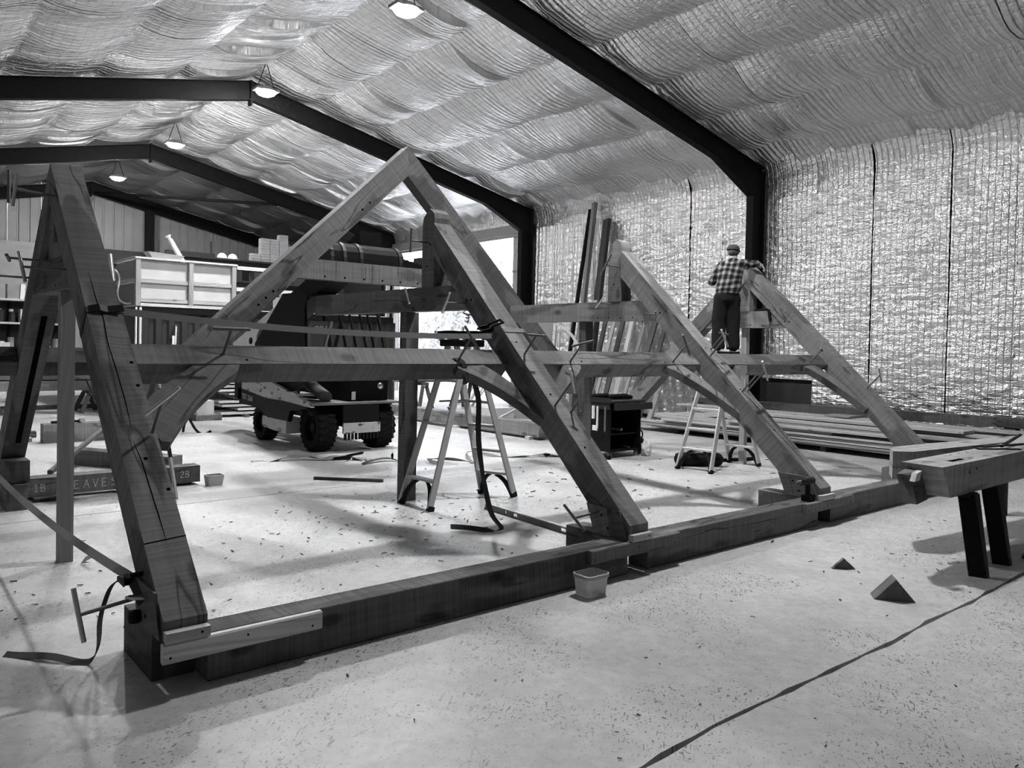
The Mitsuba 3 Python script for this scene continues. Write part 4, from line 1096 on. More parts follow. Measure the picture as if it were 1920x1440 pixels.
put('drawer_front', box((X0 + 0.02, Y0 - 0.10, ZT - 0.11), (X1 + 0.16, Y0 - 0.045, ZT - 0.005)), 'grey_paint' if False else 'dark_paint', tc)
put('apron', box((X0 - 0.035, Y0 + 0.0, ZT - 0.10), (X0 - 0.002, Y1, ZT)), 'dark_paint', tc)
for cx_, cy_ in ((X0 + 0.05, Y0 + 0.05), (X1 - 0.05, Y0 + 0.05), (X0 + 0.05, Y1 - 0.05), (X1 - 0.05, Y1 - 0.05)):
    c_ = put('castor', cyl((cx_, cy_ - 0.014, 0.042), (cx_, cy_ + 0.014, 0.042), 0.042, 16), 'grey_paint', tc, smooth=40)
    put('fork', box((cx_ - 0.02, cy_ - 0.02, 0.06), (cx_ + 0.02, cy_ + 0.02, ZB)), 'steel_grey', c_)
vt = thing('tool', 'pale handled tool hanging by its slot on the dark side of the trolley', 'tool')
put('handle', [box((X0 - 0.066, 8.60, 0.60), (X0 - 0.037, 8.64, 0.80)), box((X0 - 0.062, 8.52, 0.45), (X0 - 0.040, 8.545, 0.80))], 'white_paint', vt)
put('jaw', box((X0 - 0.062, 8.53, 0.42), (X0 - 0.040, 8.63, 0.50)), 'white_paint', vt)
put('square', [box((X0 - 0.052, 8.36, 0.42), (X0 - 0.038, 8.385, 0.80))], 'steel_grey', label='thin square hanging beside the pale tool on the trolley side', cat='square')
for q, (a_, lab) in enumerate((((9.0, 8.72), 'flat dark sander'), ((9.25, 8.55), 'dark trimming saw'))):
    tk_ = thing('power_tool', f'{lab} lying on top of the tool trolley', 'power tool', None)
    put('body', hull_body([[((a_[0] - 0.14, a_[1] + 0.05, ZT + 0.075), 0.038), ((a_[0] + 0.1, a_[1] - 0.03, ZT + 0.08), 0.045), ((a_[0] + 0.2, a_[1] - 0.08, ZT + 0.065), 0.028)]], 0.03, 4), 'black', tk_, smooth=True)
    put('cord', tube(spline([(a_[0] - 0.16, a_[1] + 0.06, ZT + 0.07), (a_[0] - 0.25, a_[1] + 0.02, ZT + 0.05), (a_[0] - 0.1, a_[1] - 0.1, ZT + 0.045), (a_[0] + 0.1, a_[1] - 0.15, ZT + 0.045)], 20), 0.006, 6), 'black', tk_)
put('bottle', lathe([(0, 0), (0.03, 0), (0.03, 0.12), (0.012, 0.16), (0.012, 0.19), (0, 0.19)], (8.93, 8.8, ZT + 0.031), n=14), 'steel_grey', label='slim upright bottle at the back of the trolley top', cat='bottle', smooth=40)
r = np.random.default_rng(5)
bits = []
for q in range(26):
    p_ = V(r.uniform(8.9, 9.4), r.uniform(8.38, 8.8), r.choice([0.15, 0.41])); d_ = unit(r.normal(size=3) * (1, 1, 0.3)) * r.uniform(0.04, 0.12)
    d_[2] = abs(d_[2]) * 0.3
    k = thing('hand_tool', 'hand tool lying in the open side of the tool trolley', 'tool', 'hand tools heaped inside the trolley') if q < 9 else None
    if k: put('shank', cyl(p_ - d_, p_ + d_, r.uniform(0.010, 0.025), 8), ['steel_grey', 'dark_paint', 'fibre'][q % 3], k)
bg_ = thing('plastic_bag', 'crumpled pale plastic bag on the floor at the right corner of the trolley', 'bag')
bm = trimesh.creation.icosphere(4, 1.0); bv = bm.vertices * V(0.10, 0.09, 0.13); bv = bv * (0.75 + 0.6 * (meshkit.fbm(bm.vertices * 2.2 + 7, 3) - 0.3))[:, None]
bm.vertices = bv + V(9.56, 8.22, 0); bm.vertices[:, 2] += -bm.vertices[:, 2].min()
put('bag', bm, 'white_paint', bg_, smooth=30)
bk_ = thing('tool_bag', 'dark tool bag with a loop handle beside the trolley', 'bag')
bm = trimesh.creation.icosphere(3, 1.0); bm.vertices = bm.vertices * V(0.10, 0.09, 0.14) * (0.9 + 0.3 * meshkit.fbm(bm.vertices * 2 + 3, 2))[:, None] + V(9.62, 8.45, 0); bm.vertices[:, 2] += -bm.vertices[:, 2].min()
put('bag', bm, 'black', bk_, smooth=True)
put('handle', tube(spline([(9.57, 8.42, 0.25), (9.58, 8.42, 0.38), (9.66, 8.43, 0.38), (9.68, 8.43, 0.25)], 16), 0.012, 6), 'black', bk_)
gb = thing('gear_bag', 'black rolled gear bag on the floor under the alloy step ladder', 'bag')
put('bag', hull_body([[((9.20, 7.25, 0.10), 0.10), ((9.62, 6.92, 0.10), 0.10)]], 0.04, 4), 'black', gb, smooth=True)
put('strap', ribbon(spline([(9.25, 7.15, 0.19), (9.35, 7.02, 0.24), (9.5, 6.92, 0.2)], 12), (0.0, 0.015, 0.01), 0.004), 'webbing_dark', gb)
put('bar', beam((9.75, 7.25, 0.025), (10.75, 6.95, 0.025), 0.05, 0.045), 'black', label='black bar lying on the floor behind the pale prop and alloy ladder', cat='bar')

# ---- stack of sawn boards along the right wall
r = np.random.default_rng(44)
zs = 0.10
names = 'sawn boards stacked along the foil wall'
for y in (5.3, 6.9, 8.5, 10.1):
    put('bearer', box((12.62, y - 0.05, 0), (14.6, y + 0.05, 0.095)), 'oak', grain=(1, 0, 0), bank=0, label='bearer on the floor under the stack of sawn boards', cat='bearer', group='bearers under the board stack')
for c, (xa, w0) in enumerate(((12.50, 0.34), (12.88, 0.42), (13.34, 0.46), (13.84, 0.5))):
    z = zs
    n = (7, 8, 9, 11)[c]
    for q in range(n):
        th = r.uniform(0.026, 0.045)
        y0 = 4.1 + r.uniform(-0.3, 0.9); y1 = 11.1 + r.uniform(-0.9, 0.35)
        if q > n - 4: y0, y1 = sorted((y0 + r.uniform(0, 2.8), y1 - r.uniform(0, 2.8)))
        x_ = xa + r.uniform(-0.04, 0.05)
        kk = r.uniform(-0.008, 0.008)
        put('sawn_board', beam((x_ + w0 / 2 + kk * 4, y0, z + th / 2), (x_ + w0 / 2 - kk * 4, y1, z + th / 2), w0 * r.uniform(0.8, 0.98), th, ch=0.002), 'pine', grain=(0, 1, 0), bank=int(r.integers(1, 6)),
            label='long sawn board lying in the stack along the foil wall', cat='board', group=names)
        z += th + r.uniform(0.002, 0.016)
put('wall_beam', beam((14.45, 4.0, 0.62), (14.45, 11.0, 0.55), 0.24, 0.16), 'oak', grain=(0, 1, 0), bank=0, label='long dark beam lying along the wall on top of the board stack', cat='beam')
for y in (4.6, 7.5, 10.4): put('stack_block', box((14.34, y - 0.1, 0.45), (14.56, y + 0.1, 0.52)), 'oak', grain=(1, 0, 0), bank=1, label='short block between the board stack and the beam on it', cat='block', group='blocks on the board stack')

# ---- boards, rails and sheets leaning on the wall near the second column
def leaner(a, b, w, t, mat, lab, cat, bank=4, grp=None):
    a, b = V(*a), V(*b)
    kw = dict(grain=tuple(b - a), bank=bank) if mat in ('oak', 'pine') else {}
    return put('leaning_' + cat.replace(' ', '_'), beam(a, b, w, t, (1, -0.2, 0.0), 0.003), mat, label=lab, cat=cat, group=grp, **kw)


leaner((13.55, 14.15, 0), (14.72, 14.62, 5.50), 0.14, 0.10, 'steel_grey', 'tallest steel length leaning on the foil wall, left of the two', 'steel length')
leaner((13.75, 13.85, 0), (14.72, 14.16, 5.02), 0.24, 0.10, 'dark_paint', 'dark broad steel length leaning on the foil wall, right of the tallest', 'steel length')
leaner((13.5, 14.45, 0), (14.74, 14.80, 5.35), 0.05, 0.10, 'black', 'thin black steel length leaning beside the tallest one', 'steel length')
for q, (xa, ya, xb, yb2, zb2, w, m, bk) in enumerate([(13.35, 13.75, 14.2, 14.0, 2.9, 0.14, 'pine', 3), (13.30, 13.40, 14.3, 13.62, 2.8, 0.16, 'oak', 1), (13.25, 13.15, 14.3, 13.35, 2.6, 0.12, 'pine', 2), (13.3, 12.90, 14.45, 13.1, 3.0, 0.18, 'oak', 0),
                                                      (13.35, 12.62, 14.4, 12.82, 2.75, 0.16, 'pine', 6), (13.35, 12.38, 14.5, 12.55, 2.5, 0.12, 'pine', 1), (13.4, 12.15, 14.5, 12.25, 2.45, 0.20, 'oak', 1), (13.45, 11.85, 14.5, 11.95, 2.3, 0.14, 'oak', 0), (13.5, 11.6, 14.55, 11.7, 2.0, 0.16, 'pine', 2)]):
    leaner((xa, ya, 0), (xb, yb2, zb2), w, 0.045, m, 'board leaning upright against the foil wall behind the tool trolley', 'board', bk, 'boards leaning behind the tool trolley')
pts = arc((0, 0), (0.62, -0.78), 0.16, 16)
cb = extr(pts + [(a_ - 0.07, b_ - 0.02) for a_, b_ in pts[::-1]], (12.45, 13.55, 2.26), unit((0.6, -0.8, 0)), (0, 0, 1), -0.03, 0.03)
put('curved_timber', [cb, extr([(-0.06, 0), (0.0, 0), (-0.10, -2.26), (-0.16, -2.26)], (12.45, 13.55, 2.26), unit((0.6, -0.8, 0)), (0, 0, 1), -0.03, 0.03)], 'pine', grain=(0.6, -0.8, -0.8), bank=8, label='pale curved brace blank on a stick, standing before the leaning boards', cat='brace blank')
put('sheet', beam((12.05, 13.95, 0.0), (12.25, 14.05, 2.42), 1.02, 0.02, (0.66, 0.75, 0), 0), 'grey_paint', label='flat grey sheet standing on edge behind the second rafter', cat='sheet')

# ================================================================== the lifting truck (small telescopic handler) behind the frame
tk = thing('telehandler', 'small worn telescopic handler facing the viewer with its boom raised to the tall truss', 'truck')


def wheel(parent, cx, cy, r, w, name='wheel'):
    n = 48
    k = put(name, lathe([(r * 0.55, -w / 2 + 0.02), (r * 0.62, -w / 2), (r * 0.9, -w / 2 + 0.005), (r * 0.965, -w / 2 + 0.035), (r * 0.97, w / 2 - 0.035), (r * 0.9, w / 2 - 0.005), (r * 0.62, w / 2), (r * 0.55, w / 2 - 0.02)], (cx, cy, r), (1, 0, 0), n), 'rubber', parent, smooth=35)
    put('rim', [lathe([(0.0, -w / 2 + 0.06), (r * 0.2, -w / 2 + 0.05), (r * 0.25, -w / 2 + 0.09), (r * 0.5, -w / 2 + 0.10), (r * 0.57, -w / 2 + 0.015)], (cx, cy, r), (1, 0, 0), 28), lathe([(r * 0.57, w / 2 - 0.015), (r * 0.5, w / 2 - 0.10), (r * 0.25, w / 2 - 0.09), (0, w / 2 - 0.06)], (cx, cy, r), (1, 0, 0), 28)], 'black', k, smooth=30)
    lug = []
    m = 22
    for q in range(m):
        for s in (-1, 1):
            a0 = 2 * math.pi * (q + (0.5 if s > 0 else 0)) / m
            P = []
            for t, sh in ((0.0, 0.0), (0.5, 0.07), (1.0, 0.03)):
                a_ = a0 + sh * 2.2
                P.append(V(cx + s * (0.005 + t * (w / 2 - 0.02)), cy + r * 0.985 * math.cos(a_), r + r * 0.985 * math.sin(a_)))
            for u, v_ in zip(P[:-1], P[1:]):
                nrm = unit(V(0, (u[1] + v_[1]) / 2 - cy, (u[2] + v_[2]) / 2 - r))
                lug.append(beam(u, v_, 0.062, r * 0.03, nrm, 0))
    put('tread', lug, 'rubber', k, kind='stuff')
    return k


wheel(tk, 5.52, 11.45, 0.37, 0.30)
wheel(tk, 6.55, 11.45, 0.37, 0.30)
wheel(tk, 5.42, 13.25, 0.31, 0.24)
wheel(tk, 6.55, 13.25, 0.31, 0.24)
body = put('chassis', [yz([(11.2, 0.42), (11.2, 0.74), (13.9, 0.74), (13.9, 0.55), (13.0, 0.40)], 5.72, 6.36), box((5.75, 11.05, 0.40), (6.33, 11.25, 0.74))], 'black', tk)
put('side_panel', yz([(13.75, 0.80), (13.75, 1.30), (13.25, 1.17), (12.2, 0.98), (11.15, 0.79), (11.0, 0.72), (12.0, 0.72), (12.7, 0.70)], 5.18, 5.24), 'worn_paint', body)
bp = put('band', yz([(13.75, 0.60), (13.75, 0.86), (12.7, 0.76), (12.0, 0.76), (11.2, 0.72), (11.1, 0.70), (11.72, 0.62), (11.82, 0.45), (12.6, 0.45), (12.95, 0.58)], 5.172, 5.25), 'black', body)
put('lower_panel', yz([(11.90, 0.24), (11.90, 0.46), (12.85, 0.46), (12.85, 0.28)], 5.19, 5.72), 'worn_paint', body)
tm = meshkit.text_mesh('TST 260', 0.085, 0.003, True)
tm.apply_transform(np.array([[0, 0, -1, 5.170], [-1, 0, 0, 13.72], [0.0, 1, 0, 0.70], [0, 0, 0, 1.0]]))
tm.vertices[:, 2] += (13.72 - tm.vertices[:, 1]) * -0.075
put('lettering', tm, 'fibre', bp, kind='stuff')
put('mudguard', [tube([(5.24, 11.45 + 0.42 * math.cos(a_), 0.37 + 0.42 * math.sin(a_)) for a_ in np.linspace(0.15, 2.6, 14)], 0.02, 6)], 'black', body)
put('deck', box((5.20, 11.02, 0.745), (6.75, 11.95, 0.775)), 'steel_grey', body)
put('front_plate', box((5.72, 11.02, 0.44), (6.34, 11.045, 0.735)), 'black', body)
put('bumper', yz([(11.0, 0.30), (11.0, 0.46), (11.04, 0.46), (11.04, 0.30)], 5.72, 6.36), 'worn_paint', body)
put('fringe', [box((5.74 + 0.062 * q, 11.0, 0.20), (5.775 + 0.062 * q, 11.03, 0.30)) for q in range(10)], 'rubber', body, kind='stuff')
hump = put('engine_cover', [yz([(11.25, 0.776), (11.22, 1.12), (11.5, 1.28), (12.9, 1.30), (13.3, 0.85)], 5.95, 6.62)], 'black', tk)
put('sticker', box((5.96, 11.214, 0.80), (6.03, 11.219, 0.93)), 'white_paint', hump)
put('lamp', lathe([(0, 0), (0.05, 0.01), (0.055, 0.05), (0, 0.06)], (6.42, 11.16, 1.02), (0, -1, 0), 16), 'bright_metal', hump, smooth=True)
put('lift_cylinder', [cyl((5.60, 11.35, 0.84), (5.55, 13.0, 1.36), 0.095, 18)], 'steel_grey', tk, smooth=40)
# open cab with slanted guard bars
cab = put('cab_side', yz([(13.45, 0.9), (13.5, 1.66), (12.35, 2.48), (11.55, 2.46), (11.45, 1.0), (12.0, 0.9)], 5.30, 5.34), 'black', tk)
put('number_plate', box((5.22, 11.12, 1.62), (5.50, 11.135, 2.02)), 'steel_grey', cab)
nm = meshkit.text_mesh('2261', 0.085, 0.003, True)
nm.apply_transform(np.array([[1, 0, 0, 5.27], [0, 0, -1, 11.118], [0, 1, 0, 1.86], [0, 0, 0, 1.0]]))
put('number', nm, 'white_paint', cab, kind='stuff')
gd = put('front_guard', [box((5.34, 11.42, 2.40), (6.62, 11.50, 2.46))], 'black', tk)
for q, xx in enumerate((5.60, 5.86, 6.04, 6.22, 6.36, 6.56)):
    put('bar', beam((xx + 0.10, 11.2, 1.15), (xx - 0.08, 11.45, 2.41), 0.035 if q not in (0, 5) else 0.10, 0.03), 'black', gd)
put('cab_post', [beam((6.58, 13.2, 1.2), (6.55, 12.6, 2.44), 0.05, 0.05)], 'black', tk)
put('light_strip', [beam((5.36, 11.1, 1.35), (5.56, 11.12, 2.02), 0.02, 0.03)], 'fibre', cab)
# boom
bm = put('boom', yz([(14.95, 1.30), (14.95, 1.66), (12.4, 2.50), (10.1, 3.30), (10.1, 2.98), (12.3, 2.16)], 5.46, 5.80), 'black', tk)
put('boom_plate', yz([(14.94, 1.40), (14.94, 1.655), (12.38, 2.495), (12.9, 2.16), (13.54, 1.65), (13.9, 1.42)], 5.448, 5.459), 'white_paint', bm)
put('pivot_pin', cyl((5.43, 14.05, 1.70), (5.449, 14.05, 1.70), 0.06, 16), 'black', bm)
put('lug', yz([(13.75, 1.62), (13.75, 1.80), (13.62, 1.92), (13.5, 1.80), (13.5, 1.62)], 5.43, 5.447), 'steel_grey', bm)
put('rear_tower', [yz([(15.1, 0.6), (15.1, 1.72), (14.7, 1.72), (13.6, 0.75)], 5.55, 5.75), yz([(15.1, 0.6), (15.1, 1.72), (14.7, 1.72), (13.6, 0.75)], 5.95, 6.15)], 'black', tk)
put('cross_frame', [box((5.6, 13.85, 0.55), (6.3, 13.95, 0.8)), box((5.50, 14.8, 0.6), (6.2, 14.9, 0.8)), box((5.6, 13.9, 0.5), (5.75, 15.0, 0.62)), box((5.95, 13.9, 0.5), (6.1, 15.0, 0.62))], 'black', tk)
# carriage hood on the boom head
hood = [(math.cos(a_) * 0.24, math.sin(a_) * 0.22) for a_ in np.linspace(0.0, math.pi, 9)]
hd = put('boom_head', extr([(10.0 + p_[0], 2.86 + p_[1]) for p_ in hood] + [(9.76, 2.74), (10.24, 2.74)], (0, 0, 0), (0, 1, 0), (0, 0, 1), 4.86, 5.98), 'rubber', tk)
for xx in (4.86, 5.05, 5.30, 5.92):
    put('hood_band', extr([(10.0 + p_[0] * 1.06, 2.86 + p_[1] * 1.06) for p_ in hood] + [(9.745, 2.74), (10.255, 2.74)], (0, 0, 0), (0, 1, 0), (0, 0, 1), xx - 0.02, xx + 0.03), 'dark_paint', hd)
put('carriage', [xz([(5.98, 2.62), (5.98, 2.95)] + [(5.98 + 0.04 * q, 2.93 - 0.008 * q + 0.012 * (q % 2)) for q in range(9)] + [(6.34, 2.86), (6.36, 2.98), (6.50, 2.97), (6.50, 2.62)], 9.85, 10.1)], 'black', hd)
put('hose', tube(spline([(5.1, 9.9, 3.02), (5.02, 9.85, 2.85), (5.12, 9.82, 2.72)], 12), 0.018, 6), 'black', hd)

# ================================================================== the man working at the peak of the farthest truss
PF = V(9.50, 6.72, 1.692)
pr, pf, pu = V(0.756, -0.654, 0), V(0.654, 0.756, 0), V(0, 0, 1)
def L3(a, b, c): return PF + pr * a + pf * b + pu * c
pk = thing('person', 'man in plaid shirt, dark trousers and cap seen from behind, bending over the farthest peak', 'person')
# skin: head, neck, hands and forearm ends in one surface joined through the torso
hand = [[(L3(.44, .20, 1.29), .030), (L3(.50, .23, 1.285), .036), (L3(.545, .24, 1.26), .032)]]
for q, (da, db, dc) in enumerate(((.00, .035, .015), (.008, .015, .0), (.004, -.008, -.012), (-.004, -.03, -.02))):
    b0 = L3(.545 + da * .3, .24 + db, 1.262 + dc * .5)
    hand.append([(b0, .011), (b0 + pr * (.030 + da) + pu * -.022, .0098), (b0 + pr * (.040 + da) + pu * -.052, .0092), (b0 + pr * .034 + pu * -.072, .0085)])
hand.append([(L3(.50, .275, 1.275), .013), (L3(.525, .30, 1.255), .011), (L3(.55, .305, 1.235), .0095)])
skin = [[(L3(.09, .10, 1.26), .06), (L3(.10, .13, 1.36), .058), (L3(.105, .15, 1.41), .062)],
        [(L3(.105, .16, 1.45), (.078, .078, .095)), (L3(.115, .19, 1.44), .07), (L3(.125, .215, 1.395), .045)],
        [(L3(.165, .24, 1.43), .016), (L3(.17, .255, 1.42), .012)],
        [(L3(.172, .15, 1.445), .018), (L3(.178, .145, 1.425), .012)], [(L3(.035, .17, 1.445), .018), (L3(.03, .165, 1.425), .012)],
        [(L3(.26, .08, 1.24), .045), (L3(.35, .16, 1.27), .042), (L3(.44, .20, 1.29), .032)],
        [(L3(.09, .10, 1.26), .06), (L3(.26, .08, 1.24), .045)], [(L3(.09, .10, 1.26), .06), (L3(.02, .05, .9), .08)],
        [(L3(-.06, .10, 1.22), .05), (L3(-.18, .16, 1.02), .042), (L3(-.12, .34, 1.06), .036), (L3(.06, .42, 1.16), .03)], [(L3(.09, .10, 1.26), .06), (L3(-.06, .10, 1.22), .05)]] + hand
put('body', hull_body(skin, 0.014, 6), 'skin', pk, smooth=True)
shirt = [[(L3(.0, .0, .84), (.165, .165, .04)), (L3(.015, .01, .90), (.185, .17, .09)), (L3(.03, .03, 1.02), (.185, .17, .10)), (L3(.06, .06, 1.16), (.185, .175, .10)), (L3(.085, .085, 1.27), (.155, .150, .055)), (L3(.095, .11, 1.325), (.075, .075, .03))],
         [(L3(.21, .075, 1.262), .075), (L3(.29, .11, 1.265), .068), (L3(.37, .17, 1.275), .060), (L3(.455, .205, 1.29), .050)],
         [(L3(-.055, .085, 1.235), .078), (L3(-.13, .11, 1.12), .070), (L3(-.185, .155, 1.01), .060), (L3(-.14, .32, 1.05), .052)],
         [(L3(-.03, .07, 1.22), .09), (L3(.19, .08, 1.24), .085)]]
sm = hull_body(shirt, 0.022, 6)
v_ = sm.vertices; n_ = sm.vertex_normals
sm.vertices = v_ + n_ * (0.016 * (meshkit.fbm(v_ * V(9, 9, 5), 3, 4) - 0.5))[:, None] * 1.6
put('shirt', sm, 'plaid', pk, smooth=True)
leg = [[(L3(.0, .0, .84), (.150, .145, .06)), (L3(-.005, .0, .74), (.158, .15, .08))]]
for s, kx in ((-1, -.110), (1, .090)):
    leg.append([(L3(.075 * s - .005, .0, .76), .118), (L3(kx, .03, .44), .100), (L3(kx + .005 * s, .01, .13), .092), (L3(kx + .005 * s, .0, .075), .096)])
tm_ = hull_body(leg, 0.024, 5)
v_ = tm_.vertices; n_ = tm_.vertex_normals
tm_.vertices = v_ + n_ * (0.020 * (meshkit.fbm(v_ * V(7, 7, 6), 3, 8) - 0.5))[:, None] * 1.4
tm_.vertices[:, 2] = np.maximum(tm_.vertices[:, 2], PF[2] + 0.03)
put('trousers', tm_, 'denim', pk, smooth=True)
for s, kx in ((-1, -.115), (1, .10)):
    b_ = hull_body([[(L3(kx + .01 * s, -.04, .045), .046), (L3(kx + .015 * s, .08, .05), .046), (L3(kx + .02 * s, .17, .036), .038)]], 0.02, 5)
    b_.vertices[:, 2] = np.maximum(b_.vertices[:, 2], PF[2])
    put('boot', b_, 'black', pk, smooth=True)
put('belt', hull_body([[(L3(.0, .0, .832), (.160, .158, .022))]], 0.02, 2), 'black', pk, smooth=True)
hr = hull_body([[(L3(.10, .125, 1.43), (.078, .070, .065))]], 0.02, 3)
put('hair', hr, 'hair', pk, smooth=True)
cap = hull_body([[(L3(.104, .155, 1.487), (.092, .096, .070))]], 0.016, 3)
cap.vertices[:, 2] = np.maximum(cap.vertices[:, 2], PF[2] + 1.462 + 0.10 * 0)
ck_ = put('cap', cap, 'cap_cloth', pk, smooth=True)
put('peak', hull_body([[(L3(.165, .20, 1.475), (.045, .045, .010)), (L3(.195, .25, 1.462), (.045, .045, .008))]], 0.012, 2), 'cap_cloth', ck_, smooth=True)
gz = put('glasses', tube(spline([(L3(.018, .16, 1.475)), (L3(.05, .075, 1.475)), (L3(.12, .058, 1.47)), (L3(.185, .12, 1.46))], 16), 0.006, 6), 'black', pk)
cl_ = thing('clamp', 'dark clamp sitting on the stained collar right of the man', 'clamp')
put('bar', beam((10.05, 6.62, 2.305), (10.05, 6.30, 2.32), 0.03, 0.03), 'black', cl_)
put('jaw', beam((10.00, 6.36, 2.31), (9.99, 6.32, 2.14), 0.03, 0.04, (0, 1, 0)), 'black', cl_)

# ================================================================== the back of the barn: container, raised store, racking, benches
for a_, b_, w_ in ((-1.2, 1.126, 'at the left edge'), (1.342, 2.75, 'seen between its legs')):
    put('purlin', beam((a_, 8.45, 1.47), (b_, 8.45, 1.47), 0.19, 0.19, (0, sa, ca)), 'oak', grain=(1, 0, 0), bank=1, seed=141, label='dark oak purlin on the far side of the nearest truss, ' + w_, cat='purlin')

# ---- shipping container with corrugated sides
ct = thing('container', 'dark corrugated shipping container under the ply-sided store', 'container')
pts = []
x = 4.78
while x < 10.9:
    pts += [(x, 0), (x + 0.11, 0), (x + 0.145, 0.05), (x + 0.235, 0.05)]
    x += 0.275
pts += [(x, 0), (x, 0.10), (4.78, 0.10)]
put('side', extr([(p[0], -p[1]) for p in pts], (0, 18.5, 0), (1, 0, 0), (0, -1, 0), -2.26, -0.14), 'container_paint', ct)
put('end_wall', box((4.70, 18.52, 0.14), (4.76, 20.9, 2.30)), 'container_paint', ct)
put('top_rail', box((4.66, 18.44, 2.26), (11.0, 18.60, 2.40)), 'black', ct)
put('bottom_rail', box((4.66, 18.44, 0.0), (11.0, 18.60, 0.14)), 'black', ct)
put('corner_post', box((4.66, 18.44, 0.14), (4.77, 18.58, 2.26)), 'container_paint', ct)
put('roof', box((4.66, 18.61, 2.34), (11.0, 20.9, 2.40)), 'container_paint', ct)
put('back_wall', box((4.66, 20.88, 0.0), (11.0, 20.93, 2.34)), 'container_paint', ct)
pp = put('light_pole', [cyl((4.62, 18.38, 0.0), (4.62, 18.38, 2.38), 0.022, 8), cyl((4.70, 18.36, 0.0), (4.70, 18.36, 2.38), 0.026, 8)], 'white_paint', label='pair of thin white pipes standing at the left corner of the container', cat='pipe')
wl_ = thing('wall_lamp', 'small white wand lamp hung on the container side', 'lamp')
put('tube', [cyl((5.42, 18.36, 1.45), (5.44, 18.37, 1.98), 0.018, 8), box((5.36, 18.37, 1.55), (5.41, 18.40, 1.78))], 'white_paint', wl_)
put('hook', box((5.41, 18.36, 1.98), (5.45, 18.44, 2.02)), 'steel_grey', wl_)

# ---- ply-sided store on top of it
ms = thing('raised_store', 'pale ply-panelled balustrade of the raised store on the container', 'balustrade')
for xx in (4.62, 5.72, 6.68):
    put('post', box((xx, 18.42, 2.41), (xx + 0.095, 18.52, 3.46)), 'pine', ms, grain=(0, 0, 1), bank=2)
for a, b in ((4.80, 5.72), (5.82, 6.68)):
    put('ply_panel', box((a - 0.05, 18.54, 2.45), (b + 0.05, 18.558, 3.42)), 'ply', ms)
    for z in (2.50, 2.92): put('rail', box((a - 0.08, 18.47, z), (b, 18.535, z + 0.085)), 'pine', ms, grain=(1, 0, 0), bank=4)
put('kerb', box((4.72, 18.42, 2.405), (6.80, 18.47, 2.47)), 'pine', ms, grain=(1, 0, 0), bank=10)
put('top_rail', box((4.60, 18.40, 3.43), (6.80, 18.54, 3.47)), 'pine', ms, grain=(1, 0, 0), bank=9)
put('return_rail', beam((4.64, 18.45, 3.45), (4.60, 21.8, 3.45), 0.09, 0.05), 'pine', ms, grain=(0, 1, 0), bank=5)
put('return_rail', beam((4.64, 18.55, 2.96), (4.60, 21.8, 2.96), 0.05, 0.09), 'pine', ms, grain=(0, 1, 0), bank=4)
put('end_post', box((4.56, 21.75, 2.41), (4.66, 21.85, 3.47)), 'pine', ms, grain=(0, 0, 1), bank=4)
ms2 = thing('handrail', 'long bare timber handrail continuing right from the ply panels', 'handrail')
for z in (2.86, 3.36): put('rail', box((6.81, 18.48, z), (10.9, 18.53, z + 0.085)), 'pine', ms2, grain=(1, 0, 0), bank=8)
for xx in (7.9, 9.3, 10.85): put('post', box((xx, 18.54, 2.41), (xx + 0.09, 18.62, 3.44)), 'pine', ms2, grain=(0, 0, 1), bank=5)
put('store_floor', box((4.66, 18.62, 2.402), (10.9, 26.9, 2.43)), 'ply', label='floor deck of the raised store', cat='floor deck', kind='structure')
put('store_post', [box((4.7, 26.6, 0), (4.8, 26.7, 2.4)), box((10.7, 26.6, 0), (10.8, 26.7, 2.4))], 'steel', label='posts under the deck of the raised store', cat='post', kind='structure')
tb = thing('tray', 'pale open tray lying on the rail of the raised store', 'tray')
put('tray', hullmesh([(4.95, 18.45, 3.475), (5.55, 18.45, 3.475), (4.95, 18.8, 3.475), (5.55, 18.8, 3.475), (4.86, 18.42, 3.60), (5.62, 18.42, 3.56), (4.86, 18.85, 3.62), (5.62, 18.85, 3.58)]), 'fibre', tb)
rt = thing('paper_roll', 'white wrapped roll leaning on the rail of the raised store', 'roll')
put('roll', cyl((5.66, 18.62, 3.42), (5.40, 18.75, 3.93), 0.055, 14), 'white_paint', rt, smooth=40)
put('twist', lathe([(0.055, 0), (0.03, 0.03), (0.07, 0.10), (0.0, 0.10)], (5.40, 18.75, 3.93), unit((-0.26, 0.13, 0.51)), 12), 'white_paint', rt)
put('dark_sheet', box((4.35, 20.2, 2.45), (5.0, 20.23, 3.72)), 'dark_paint', label='dark upright sheet behind the corner of the raised store', cat='sheet')
fo = thing('foil_roll', 'shiny roll and bent pipe hanging by the corner rail of the raised store', 'roll')
put('roll', cyl((4.30, 19.3, 3.55), (4.36, 19.2, 2.95), 0.05, 12), 'bright_metal', fo, smooth=40)
put('pipe', tube(spline([(4.36, 19.1, 3.2), (4.42, 19.0, 2.9), (4.40, 18.9, 2.55), (4.50, 18.8, 2.46), (4.60, 18.75, 2.46)], 16), 0.02, 6), 'fibre', fo)

